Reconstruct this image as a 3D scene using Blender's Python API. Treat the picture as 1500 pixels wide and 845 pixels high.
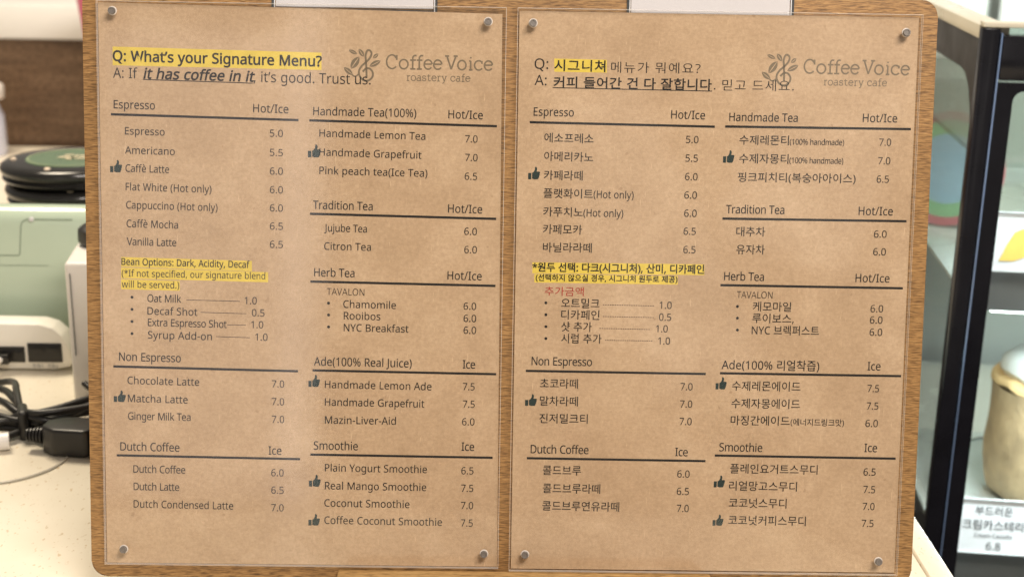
import bpy, bmesh, math, random
from mathutils import Vector, Matrix

random.seed(7)
for o in list(bpy.data.objects):
    bpy.data.objects.remove(o)
SC = bpy.context.scene
COL = SC.collection
R = math.radians

# ------------------------------------------------------------------ camera
cam = bpy.data.cameras.new('camera')
cam.lens = 48.0
cam.sensor_width = 36.0
cam.clip_start = 0.02
cam.clip_end = 60.0
cam.dof.use_dof = True
cam.dof.focus_distance = 0.737
cam.dof.aperture_fstop = 10.0
cam_ob = bpy.data.objects.new('camera', cam)
COL.objects.link(cam_ob)
cr = Vector((0.99979232, -0.00958184, 0.01798598))
cu = Vector((-0.01450858, 0.28511294, 0.95838411))
cf = Vector((0.01431112, 0.95844603, -0.28491471))
m = Matrix((cr, cu, -cf)).transposed().to_4x4()
m.translation = (-0.008144, -0.703681, 0.380413)
cam_ob.matrix_world = m
SC.camera = cam_ob

# ------------------------------------------------------------------ world and lamps (indoor, warm ceiling light)
world = bpy.data.worlds.new('World')
SC.world = world
world.use_nodes = True
bg = world.node_tree.nodes['Background']
bg.inputs['Color'].default_value = (1.0, 0.90, 0.78, 1)
bg.inputs['Strength'].default_value = 0.27

def area(name, loc, target, sx, sy, power, col):
    d = bpy.data.lights.new(name, 'AREA')
    d.shape = 'RECTANGLE'; d.size = sx; d.size_y = sy; d.energy = power; d.color = col
    o = bpy.data.objects.new(name, d)
    COL.objects.link(o)
    o.location = loc
    o.rotation_euler = (Vector(target) - Vector(loc)).to_track_quat('-Z', 'Y').to_euler()
    return o

area('ceiling_lamp', (0.50, -0.90, 1.30), (0.0, 0.0, 0.22), 0.8, 0.4, 32, (1.0, 0.90, 0.80))
area('ceiling_lamp', (-0.75, 0.80, 1.5), (-0.48, 0.55, 0.0), 0.5, 0.5, 29, (1.0, 0.86, 0.66))
area('reflection_light', (-0.72, -2.6, 0.42), (-0.2, 0.0, 0.2), 0.50, 1.15, 1.5, (1.0, 0.90, 0.88))  # unseen area lights added behind the camera for pale reflections on the acrylic
area('reflection_light', (-0.475, -2.62, 0.45), (-0.15, 0.0, 0.2), 0.10, 1.25, 0.46, (1.0, 0.93, 0.90))
w3 = area('reflection_light', (0.38, -2.6, 0.50), (0.1, 0.0, 0.2), 0.26, 0.75, 0.30, (1.0, 0.94, 0.88))  # tilted panels, likewise added, reflect as soft patches on the right cover
w3.rotation_euler.rotate_axis('Z', R(24))
w4 = area('reflection_light', (0.80, -2.6, 0.75), (0.15, 0.0, 0.2), 0.34, 0.60, 0.34, (1.0, 0.94, 0.88))
w4.rotation_euler.rotate_axis('Z', R(-18))

SC.view_settings.view_transform = 'Standard'
SC.view_settings.look = 'None'
SC.view_settings.exposure = 0.0
SC.view_settings.gamma = 1.0
SC.view_settings.use_curve_mapping = False
SC.render.engine = 'CYCLES'
SC.cycles.use_adaptive_sampling = False
SC.cycles.max_bounces = 6
SC.cycles.transparent_max_bounces = 14
SC.cycles.caustics_reflective = False
SC.cycles.caustics_refractive = False
SC.cycles.sample_clamp_indirect = 6.0

# ------------------------------------------------------------------ materials
def mat(name, col, rough=0.5, metal=0.0, spec=0.5, **kw):
    mt = bpy.data.materials.new(name)
    mt.use_nodes = True
    nt = mt.node_tree
    b = nt.nodes['Principled BSDF']
    b.inputs['Base Color'].default_value = (*col, 1)
    b.inputs['Roughness'].default_value = rough
    b.inputs['Metallic'].default_value = metal
    b.inputs['Specular IOR Level'].default_value = spec
    for k, v in kw.items():
        b.inputs[k].default_value = v
    return mt

def nodes(mt):
    nt = mt.node_tree
    return nt, nt.nodes, nt.links, nt.nodes['Principled BSDF']

def tex_noise(nt, scale_vec, scale, detail, rough=0.55, rot=(0, 0, 0), distortion=0.0):
    tc = nt.nodes.new('ShaderNodeTexCoord')
    mp = nt.nodes.new('ShaderNodeMapping')
    mp.inputs['Scale'].default_value = scale_vec
    mp.inputs['Rotation'].default_value = rot
    n = nt.nodes.new('ShaderNodeTexNoise')
    n.inputs['Scale'].default_value = scale
    n.inputs['Detail'].default_value = detail
    n.inputs['Roughness'].default_value = rough
    n.inputs['Distortion'].default_value = distortion
    nt.links.new(tc.outputs['Object'], mp.inputs['Vector'])
    nt.links.new(mp.outputs['Vector'], n.inputs['Vector'])
    return n

def ramp(nt, src, stops):
    r = nt.nodes.new('ShaderNodeValToRGB')
    el = r.color_ramp.elements
    while len(el) < len(stops):
        el.new(0.5)
    for e, (p, c) in zip(el, stops):
        e.position = p
        e.color = (*c, 1) if len(c) == 3 else c
    nt.links.new(src, r.inputs['Fac'])
    return r

def mixc(nt, fac, a, b, mode='MIX'):
    x = nt.nodes.new('ShaderNodeMix')
    x.data_type = 'RGBA'; x.blend_type = mode
    if isinstance(fac, (int, float)):
        x.inputs['Factor'].default_value = fac
    else:
        nt.links.new(fac, x.inputs['Factor'])
    for s, v in ((6, a), (7, b)):
        if isinstance(v, tuple):
            x.inputs[s].default_value = (*v, 1)
        else:
            nt.links.new(v, x.inputs[s])
    return x.outputs[2]

def bump(nt, src, strength, dist):
    b = nt.nodes.new('ShaderNodeBump')
    b.inputs['Strength'].default_value = strength
    b.inputs['Distance'].default_value = dist
    nt.links.new(src, b.inputs['Height'])
    nt.links.new(b.outputs['Normal'], nt.nodes['Principled BSDF'].inputs['Normal'])

def wood(name, dark, mid, light, rot, fine=(28, 620, 200), rough=0.45):
    mt = mat(name, mid, rough)
    nt, N, L, B = nodes(mt)
    a = tex_noise(nt, fine, 1.0, 5, 0.65, (0, 0, rot), 0.6)
    ra = ramp(nt, a.outputs['Fac'], [(0.30, dark), (0.50, mid), (0.72, light)])
    b = tex_noise(nt, (5, 45, 30), 1.0, 3, 0.5, (0, 0, rot), 0.4)
    rb = ramp(nt, b.outputs['Fac'], [(0.3, (0.86, 0.85, 0.83)), (0.7, (1.08, 1.07, 1.05))])
    c = tex_noise(nt, (150, 1700, 400), 1.0, 2, 0.5, (0, 0, rot))
    rc = ramp(nt, c.outputs['Fac'], [(0.38, (0.40, 0.36, 0.32)), (0.50, (1, 1, 1))])
    x = mixc(nt, 1.0, ra.outputs['Color'], rb.outputs['Color'], 'MULTIPLY')
    x = mixc(nt, 0.8, x, rc.outputs['Color'], 'MULTIPLY')
    L.new(x, B.inputs['Base Color'])
    bump(nt, c.outputs['Fac'], 0.25, 0.0003)
    return mt

M = {}
M['board_wood'] = wood('board_wood', (0.135, 0.066, 0.021), (0.315, 0.172, 0.060), (0.46, 0.275, 0.11), R(18), (150, 1400, 300))
M['block_wood'] = wood('block_wood', (0.36, 0.20, 0.075), (0.52, 0.32, 0.13), (0.62, 0.42, 0.19), R(-14), (24, 420, 200))
M['brown_panel'] = wood('brown_panel', (0.085, 0.048, 0.025), (0.13, 0.077, 0.042), (0.175, 0.11, 0.065), R(90), (8, 60, 60), 0.5)

def kraft():
    mt = mat('kraft_paper', (0.5, 0.32, 0.17), 0.75, 0, 0.25)
    nt, N, L, B = nodes(mt)
    a = tex_noise(nt, (1, 1, 1), 620, 4, 0.7)
    ra = ramp(nt, a.outputs['Fac'], [(0.25, (0.84, 0.82, 0.79)), (0.75, (1.12, 1.13, 1.15))])
    b = tex_noise(nt, (1, 1, 1), 22, 5, 0.6, distortion=0.5)
    rb = ramp(nt, b.outputs['Fac'], [(0.28, (0.462, 0.317, 0.195)), (0.52, (0.530, 0.372, 0.236)), (0.74, (0.605, 0.440, 0.292))])
    c = tex_noise(nt, (140, 900, 1), 1.0, 3, 0.6, (0, 0, R(30)))
    rc = ramp(nt, c.outputs['Fac'], [(0.30, (0.92, 0.90, 0.86)), (0.55, (1, 1, 1))])
    d = tex_noise(nt, (1, 1, 1), 160, 2, 0.5)
    rd = ramp(nt, d.outputs['Fac'], [(0.24, (0.70, 0.64, 0.58)), (0.262, (1, 1, 1))])
    x = mixc(nt, 1.0, rb.outputs['Color'], ra.outputs['Color'], 'MULTIPLY')
    x = mixc(nt, 0.7, x, rc.outputs['Color'], 'MULTIPLY')
    x = mixc(nt, 0.7, x, rd.outputs['Color'], 'MULTIPLY')
    L.new(x, B.inputs['Base Color'])
    e = tex_noise(nt, (1, 1.6, 1), 17, 2, 0.5, distortion=0.8)
    f = tex_noise(nt, (900, 110, 1), 1.0, 2, 0.6, (0, 0, R(-22)))
    rf = ramp(nt, f.outputs['Fac'], [(0.66, (0, 0, 0)), (0.74, (1, 1, 1))])
    x = mixc(nt, rf.outputs['Color'], x, (0.66, 0.48, 0.31))
    x = mixc(nt, 0.75, mixc(nt, 1.0, rb.outputs['Color'], ra.outputs['Color'], 'MULTIPLY'), x)
    L.new(x, B.inputs['Base Color'])
    ad = N.new('ShaderNodeMath'); ad.operation = 'MULTIPLY_ADD'
    ad.inputs[1].default_value = 0.02
    L.new(a.outputs['Fac'], ad.inputs[0]); L.new(e.outputs['Fac'], ad.inputs[2])
    bump(nt, ad.outputs[0], 0.22, 0.004)
    return mt
M['kraft'] = kraft()

def clear(name, tint, gloss_rough=0.03, wave=0.0, f0=0.04):
    mt = bpy.data.materials.new(name)
    mt.use_nodes = True
    nt = mt.node_tree
    nt.nodes.clear()
    out = nt.nodes.new('ShaderNodeOutputMaterial')
    tr = nt.nodes.new('ShaderNodeBsdfTransparent')
    tr.inputs['Color'].default_value = (*tint, 1)
    gl = nt.nodes.new('ShaderNodeBsdfGlossy')
    gl.inputs['Roughness'].default_value = gloss_rough
    lw = nt.nodes.new('ShaderNodeLayerWeight')
    lw.inputs['Blend'].default_value = 0.5
    pw = nt.nodes.new('ShaderNodeMath'); pw.operation = 'POWER'; pw.inputs[1].default_value = 5.0
    ma = nt.nodes.new('ShaderNodeMath'); ma.operation = 'MULTIPLY_ADD'
    ma.inputs[1].default_value = 1 - f0; ma.inputs[2].default_value = f0
    mx = nt.nodes.new('ShaderNodeMixShader')
    nt.links.new(lw.outputs['Facing'], pw.inputs[0])
    nt.links.new(pw.outputs[0], ma.inputs[0])
    nt.links.new(ma.outputs[0], mx.inputs['Fac'])
    nt.links.new(tr.outputs[0], mx.inputs[1])
    nt.links.new(gl.outputs[0], mx.inputs[2])
    if wave:
        n = tex_noise(nt, (1, 1, 1), 14, 2)
        b = nt.nodes.new('ShaderNodeBump')
        b.inputs['Strength'].default_value = wave
        b.inputs['Distance'].default_value = 0.002
        nt.links.new(n.outputs['Fac'], b.inputs['Height'])
        nt.links.new(b.outputs['Normal'], gl.inputs['Normal'])
    nt.links.new(mx.outputs[0], out.inputs['Surface'])
    return mt
M['acrylic'] = clear('clear_acrylic', (0.985, 0.985, 0.98), 0.08, 0.03)
M['glass'] = clear('clear_glass', (0.95, 0.98, 0.97), 0.0, 0.0, 0.07)
M['top_glass'] = clear('top_glass', (0.80, 0.88, 0.85), 0.02, 0.0, 0.10)

def edge_mat():
    mt = bpy.data.materials.new('acrylic_edge')
    mt.use_nodes = True
    nt = mt.node_tree
    B = nt.nodes['Principled BSDF']
    B.inputs['Base Color'].default_value = (0.95, 0.91, 0.86, 1)
    B.inputs['Roughness'].default_value = 0.12
    tr = nt.nodes.new('ShaderNodeBsdfTransparent')
    mx = nt.nodes.new('ShaderNodeMixShader')
    mx.inputs['Fac'].default_value = 0.34
    nt.links.new(tr.outputs[0], mx.inputs[1])
    nt.links.new(B.outputs[0], mx.inputs[2])
    nt.links.new(mx.outputs[0], nt.nodes['Material Output'].inputs['Surface'])
    return mt
M['acrylic_edge'] = edge_mat()

def stone():
    mt = mat('cream_stone', (0.72, 0.64, 0.5), 0.28)
    nt, N, L, B = nodes(mt)
    a = tex_noise(nt, (1, 1, 1), 12, 4)
    ra = ramp(nt, a.outputs['Fac'], [(0.3, (0.72, 0.655, 0.53)), (0.7, (0.80, 0.74, 0.62))])
    b = tex_noise(nt, (1, 0.6, 1), 330, 2, 0.6)
    rb = ramp(nt, b.outputs['Fac'], [(0.30, (0.74, 0.66, 0.54)), (0.36, (1, 1, 1))])
    c = tex_noise(nt, (1, 0.7, 1), 210, 2, 0.5)
    rc = ramp(nt, c.outputs['Fac'], [(0.27, (0.78, 0.68, 0.54)), (0.32, (1, 1, 1))])
    x = mixc(nt, 0.9, ra.outputs['Color'], rb.outputs['Color'], 'MULTIPLY')
    x = mixc(nt, 0.9, x, rc.outputs['Color'], 'MULTIPLY')
    L.new(x, B.inputs['Base Color'])
    return mt
M['stone'] = stone()

def plastic(name, col, rough=0.35, var=0.06, scale=30, spec=0.5, metal=0.0):
    mt = mat(name, col, rough, metal, spec)
    nt, N, L, B = nodes(mt)
    a = tex_noise(nt, (1, 1, 1), scale, 4)
    lo = tuple(c * (1 - var) for c in col); hi = tuple(min(1, c * (1 + var)) for c in col)
    ra = ramp(nt, a.outputs['Fac'], [(0.3, lo), (0.7, hi)])
    L.new(ra.outputs['Color'], B.inputs['Base Color'])
    r2 = ramp(nt, a.outputs['Fac'], [(0.3, (rough * 0.85,) * 3), (0.7, (min(1, rough * 1.2),) * 3)])
    L.new(r2.outputs['Color'], B.inputs['Roughness'])
    return mt

M['ink'] = plastic('black_ink', (0.010, 0.008, 0.007), 0.6, 0.15, 300, 0.2)
M['ink_soft'] = plastic('soft_ink', (0.016, 0.012, 0.009), 0.6, 0.15, 300, 0.2)
M['ink_green'] = plastic('thumb_ink', (0.018, 0.034, 0.030), 0.6, 0.15, 300, 0.2)
M['ink_red'] = plastic('red_ink', (0.40, 0.045, 0.03), 0.6, 0.1, 300, 0.2)
M['ink_logo'] = plastic('logo_ink', (0.195, 0.150, 0.098), 0.6, 0.08, 300, 0.2)
M['yellow'] = plastic('yellow_highlighter', (0.72, 0.545, 0.085), 0.65, 0.08, 120, 0.2)
M['steel'] = plastic('stud_steel', (0.20, 0.18, 0.165), 0.5, 0.1, 500, 0.5, 0.4)
M['washer'] = plastic('pale_washer', (0.70, 0.64, 0.58), 0.2, 0.04, 300)
M['white'] = plastic('white_plastic', (0.80, 0.77, 0.73), 0.35, 0.03, 20)
M['card'] = plastic('white_card', (0.66, 0.635, 0.66), 0.6, 0.02, 40)
M['grey_edge'] = plastic('dark_edge', (0.055, 0.058, 0.06), 0.25, 0.1, 60)
M['clear_edge'] = plastic('pale_edge', (0.62, 0.62, 0.64), 0.2, 0.06, 60)
M['router'] = plastic('warm_white_plastic', (0.80, 0.77, 0.70), 0.4, 0.03, 20)
M['mint'] = plastic('mint_enamel', (0.44, 0.53, 0.42), 0.13, 0.03, 12)
M['seam'] = plastic('dark_seam', (0.13, 0.17, 0.13), 0.5, 0.1, 60)
M['port'] = plastic('port_black', (0.012, 0.011, 0.010), 0.35, 0.2, 60)
M['cable'] = plastic('black_rubber', (0.012, 0.011, 0.010), 0.38, 0.15, 80)
M['white_cable'] = plastic('white_cable', (0.82, 0.80, 0.78), 0.35, 0.03, 60)
M['clear_cable'] = plastic('grey_thin_cable', (0.50, 0.47, 0.40), 0.3, 0.05, 80)
M['pager'] = plastic('pager_black', (0.016, 0.015, 0.014), 0.16, 0.15, 40)
M['pager_green'] = plastic('pager_green', (0.105, 0.165, 0.098), 0.3, 0.06, 50)
M['pager_line'] = plastic('pale_green_print', (0.36, 0.41, 0.25), 0.4, 0.05, 80)
M['gold'] = plastic('pale_gold_print', (0.62, 0.55, 0.38), 0.4, 0.08, 200)
M['led_lens'] = plastic('clear_led_lens', (0.75, 0.62, 0.48), 0.1, 0.2, 300)
M['pink'] = plastic('pink_paper', (0.62, 0.13, 0.22), 0.45, 0.06, 40)
M['pale_blue'] = plastic('pale_blue_plastic', (0.62, 0.66, 0.80), 0.3, 0.05, 30)
M['shelf_white'] = plastic('white_laminate', (0.70, 0.69, 0.67), 0.4, 0.03, 8)
M['frame_black'] = plastic('gloss_black', (0.008, 0.008, 0.011), 0.16, 0.2, 30, 0.3)
M['frame_matt'] = plastic('matt_black', (0.020, 0.020, 0.020), 0.4, 0.15, 30)
M['rail_cream'] = plastic('cream_rail', (0.62, 0.58, 0.47), 0.3, 0.06, 20)
M['case_white'] = plastic('case_white', (0.82, 0.85, 0.82), 0.25, 0.03, 10)
M['grey_metal'] = plastic('grey_shelf_metal', (0.22, 0.22, 0.225), 0.42, 0.08, 15, 0.5, 0.4)
M['grey_post'] = plastic('grey_post', (0.42, 0.46, 0.46), 0.35, 0.06, 15)
M['silver'] = plastic('silver_tray', (0.80, 0.85, 0.85), 0.2, 0.05, 25, 0.5, 0.6)
M['sponge'] = plastic('sponge_cake', (0.50, 0.37, 0.22), 0.6, 0.10, 60)
M['sponge'] = plastic('sponge_cake', (0.50, 0.36, 0.21), 0.6, 0.32, 32)
M['crust'] = plastic('cake_crust', (0.54, 0.37, 0.18), 0.55, 0.12, 90)
M['cream'] = plastic('whipped_cream', (0.85, 0.86, 0.84), 0.45, 0.03, 40)
M['cake_print'] = plastic('orange_print', (0.80, 0.50, 0.10), 0.5, 0.08, 60)
M['grey_print'] = plastic('grey_print', (0.09, 0.09, 0.10), 0.6, 0.1, 200)
M['pastel_green'] = plastic('pastel_green', (0.35, 0.62, 0.38), 0.4, 0.06, 30)
M['pastel_pink'] = plastic('pastel_pink', (0.66, 0.24, 0.27), 0.4, 0.06, 30)
M['pastel_blue'] = plastic('pastel_blue', (0.42, 0.62, 0.80), 0.4, 0.06, 30)
M['leaf'] = plastic('leaf_green', (0.10, 0.20, 0.05), 0.5, 0.3, 40)
M['floor'] = plastic('dark_floor', (0.06, 0.05, 0.045), 0.5, 0.2, 6)

for nm, sc_b, st in (('sponge', 90, 0.5), ('cream', 60, 0.3)):
    nt_ = M[nm].node_tree
    bump(nt_, tex_noise(nt_, (1, 1, 1), sc_b, 5, 0.65).outputs['Fac'], st, 0.004)
M['foil'] = plastic('crinkled_foil', (0.80, 0.86, 0.85), 0.3, 0.05, 60, 0.5, 0.35)
bump(M['foil'].node_tree, tex_noise(M['foil'].node_tree, (1, 1, 1), 70, 4, 0.6, distortion=1.0).outputs['Fac'], 0.8, 0.006)

def edge_glint():  # coloured reflection along the post, painted as a blue to violet height gradient
    mt = mat('edge_glint_tint', (0.3, 0.4, 0.9), 0.12, 0.7)
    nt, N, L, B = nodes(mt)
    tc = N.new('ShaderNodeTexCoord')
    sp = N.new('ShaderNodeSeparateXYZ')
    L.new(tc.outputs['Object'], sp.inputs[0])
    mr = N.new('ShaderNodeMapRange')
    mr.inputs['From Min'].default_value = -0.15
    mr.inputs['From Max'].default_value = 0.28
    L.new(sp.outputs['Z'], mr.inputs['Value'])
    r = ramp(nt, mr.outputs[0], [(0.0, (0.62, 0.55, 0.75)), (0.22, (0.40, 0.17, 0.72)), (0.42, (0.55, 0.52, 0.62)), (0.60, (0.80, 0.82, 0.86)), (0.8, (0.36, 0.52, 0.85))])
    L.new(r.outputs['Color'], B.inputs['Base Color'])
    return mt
M['edge_glint'] = edge_glint()

def emit(name, col, s):
    mt = mat(name, col, 0.5)
    b = mt.node_tree.nodes['Principled BSDF']
    b.inputs['Emission Color'].default_value = (*col, 1)
    b.inputs['Emission Strength'].default_value = s
    return mt
M['led'] = emit('led_tube', (0.92, 1.0, 0.97), 6.0)
M['daylight'] = emit('daylit_pane', (0.95, 1.0, 0.92), 1.6)

# ------------------------------------------------------------------ helpers
def tag(o, label=None, cat=None, group=None, kind=None):
    for k, v in (('label', label), ('category', cat), ('group', group), ('kind', kind)):
        if v:
            o[k] = v
    return o

def empty(name, loc=(0, 0, 0), rz=0.0):
    o = bpy.data.objects.new(name, None)
    o.empty_display_size = 0.02
    COL.objects.link(o)
    o.location = loc
    o.rotation_euler = (0, 0, rz)
    return o

def link(name, me, mt, parent=None, smooth=False):
    for x in (mt if isinstance(mt, (list, tuple)) else [mt]):
        me.materials.append(M[x])
    if smooth:
        for p in me.polygons:
            p.use_smooth = True
    o = bpy.data.objects.new(name, me)
    COL.objects.link(o)
    if parent:
        o.parent = parent
    return o

def done(name, bm, mt, parent=None, smooth=False, bevel=0.0, seg=2):
    if bevel:
        bmesh.ops.bevel(bm, geom=list(bm.edges), offset=bevel, segments=seg, profile=0.5, affect='EDGES', clamp_overlap=True)
    bmesh.ops.recalc_face_normals(bm, faces=list(bm.faces))
    me = bpy.data.meshes.new(name)
    bm.to_mesh(me)
    bm.free()
    o = link(name, me, mt, parent, smooth)
    if smooth:
        me.set_sharp_from_angle(angle=R(40))
    return o

def box(bm, x0, x1, y0, y1, z0, z1):
    v = [bm.verts.new(c) for c in ((x0, y0, z0), (x1, y0, z0), (x1, y1, z0), (x0, y1, z0), (x0, y0, z1), (x1, y0, z1), (x1, y1, z1), (x0, y1, z1))]
    for f in ((3, 2, 1, 0), (4, 5, 6, 7), (0, 1, 5, 4), (1, 2, 6, 5), (2, 3, 7, 6), (3, 0, 4, 7)):
        bm.faces.new([v[i] for i in f])

def box_obj(name, x0, x1, y0, y1, z0, z1, mt, parent=None, bevel=0.0, seg=2):
    bm = bmesh.new()
    box(bm, x0, x1, y0, y1, z0, z1)
    return done(name, bm, mt, parent, bool(bevel), bevel, seg)

def prism(bm, pts, fn, t0, t1):
    """pts: outline in 2D; fn(a, b, t) -> 3D point; extruded from t0 to t1."""
    lo = [bm.verts.new(fn(a, b, t0)) for a, b in pts]
    hi = [bm.verts.new(fn(a, b, t1)) for a, b in pts]
    bm.faces.new(lo[::-1]); bm.faces.new(hi)
    n = len(pts)
    for i in range(n):
        bm.faces.new((lo[i], lo[(i + 1) % n], hi[(i + 1) % n], hi[i]))

def frame_prism(bm, outer, inner, fn, t0, t1):
    """ring between two outlines with the same number of points"""
    n = len(outer)
    V = [[bm.verts.new(fn(a, b, t)) for a, b in o] for o in (outer, inner) for t in (t0, t1)]
    o0, o1, i0, i1 = V
    for i in range(n):
        j = (i + 1) % n
        bm.faces.new((o0[i], o0[j], i0[j], i0[i]))
        bm.faces.new((o1[i], i1[i], i1[j], o1[j]))
        bm.faces.new((o0[i], o1[i], o1[j], o0[j]))
        bm.faces.new((i0[i], i0[j], i1[j], i1[i]))

def rrect(x0, x1, y0, y1, r, n=6):
    out = []
    for cx, cy, a0 in ((x1 - r, y1 - r, 0), (x0 + r, y1 - r, 90), (x0 + r, y0 + r, 180), (x1 - r, y0 + r, 270)):
        for k in range(n + 1):
            a = R(a0 + 90 * k / n)
            out.append((cx + r * math.cos(a), cy + r * math.sin(a)))
    return out

def lathe(bm, prof, n=48, center=(0, 0, 0)):
    rings = []
    for r, z in prof:
        if r < 1e-6:
            rings.append([bm.verts.new((center[0], center[1], center[2] + z))])
        else:
            rings.append([bm.verts.new((center[0] + r * math.cos(2 * math.pi * i / n), center[1] + r * math.sin(2 * math.pi * i / n), center[2] + z)) for i in range(n)])
    for a, b in zip(rings, rings[1:]):
        for i in range(n):
            j = (i + 1) % n
            if len(a) == 1:
                bm.faces.new((a[0], b[j], b[i]))
            elif len(b) == 1:
                bm.faces.new((a[i], a[j], b[0]))
            else:
                bm.faces.new((a[i], a[j], b[j], b[i]))

def smooth_path(pts, sub=6):
    P = [Vector(p) for p in pts]
    out = []
    for i in range(len(P) - 1):
        p0 = P[max(i - 1, 0)]; p1 = P[i]; p2 = P[i + 1]; p3 = P[min(i + 2, len(P) - 1)]
        for k in range(sub):
            t = k / sub
            out.append(0.5 * ((2 * p1) + (p2 - p0) * t + (2 * p0 - 5 * p1 + 4 * p2 - p3) * t * t + (3 * p1 - p0 - 3 * p2 + p3) * t ** 3))
    out.append(P[-1])
    return out

def tube(bm, pts, rad, n=10, flat=1.0):
    rings = []
    for i, p in enumerate(pts):
        d = (pts[min(i + 1, len(pts) - 1)] - pts[max(i - 1, 0)]).normalized()
        s = d.cross(Vector((0, 0, 1)))
        s = s.normalized() if s.length > 1e-4 else Vector((1, 0, 0))
        u = s.cross(d)
        r = rad(i / (len(pts) - 1)) if callable(rad) else rad
        rings.append([bm.verts.new(p + r * (math.cos(2 * math.pi * k / n) * s + flat * math.sin(2 * math.pi * k / n) * u)) for k in range(n)])
    for a, b in zip(rings, rings[1:]):
        for k in range(n):
            bm.faces.new((a[k], a[(k + 1) % n], b[(k + 1) % n], b[k]))
    bm.faces.new(rings[0][::-1]); bm.faces.new(rings[-1])

def tube_obj(name, pts, rad, mt, parent=None, sub=6, flat=1.0):
    bm = bmesh.new()
    tube(bm, smooth_path(pts, sub), rad, 10, flat)
    return done(name, bm, mt, parent, True)

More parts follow.
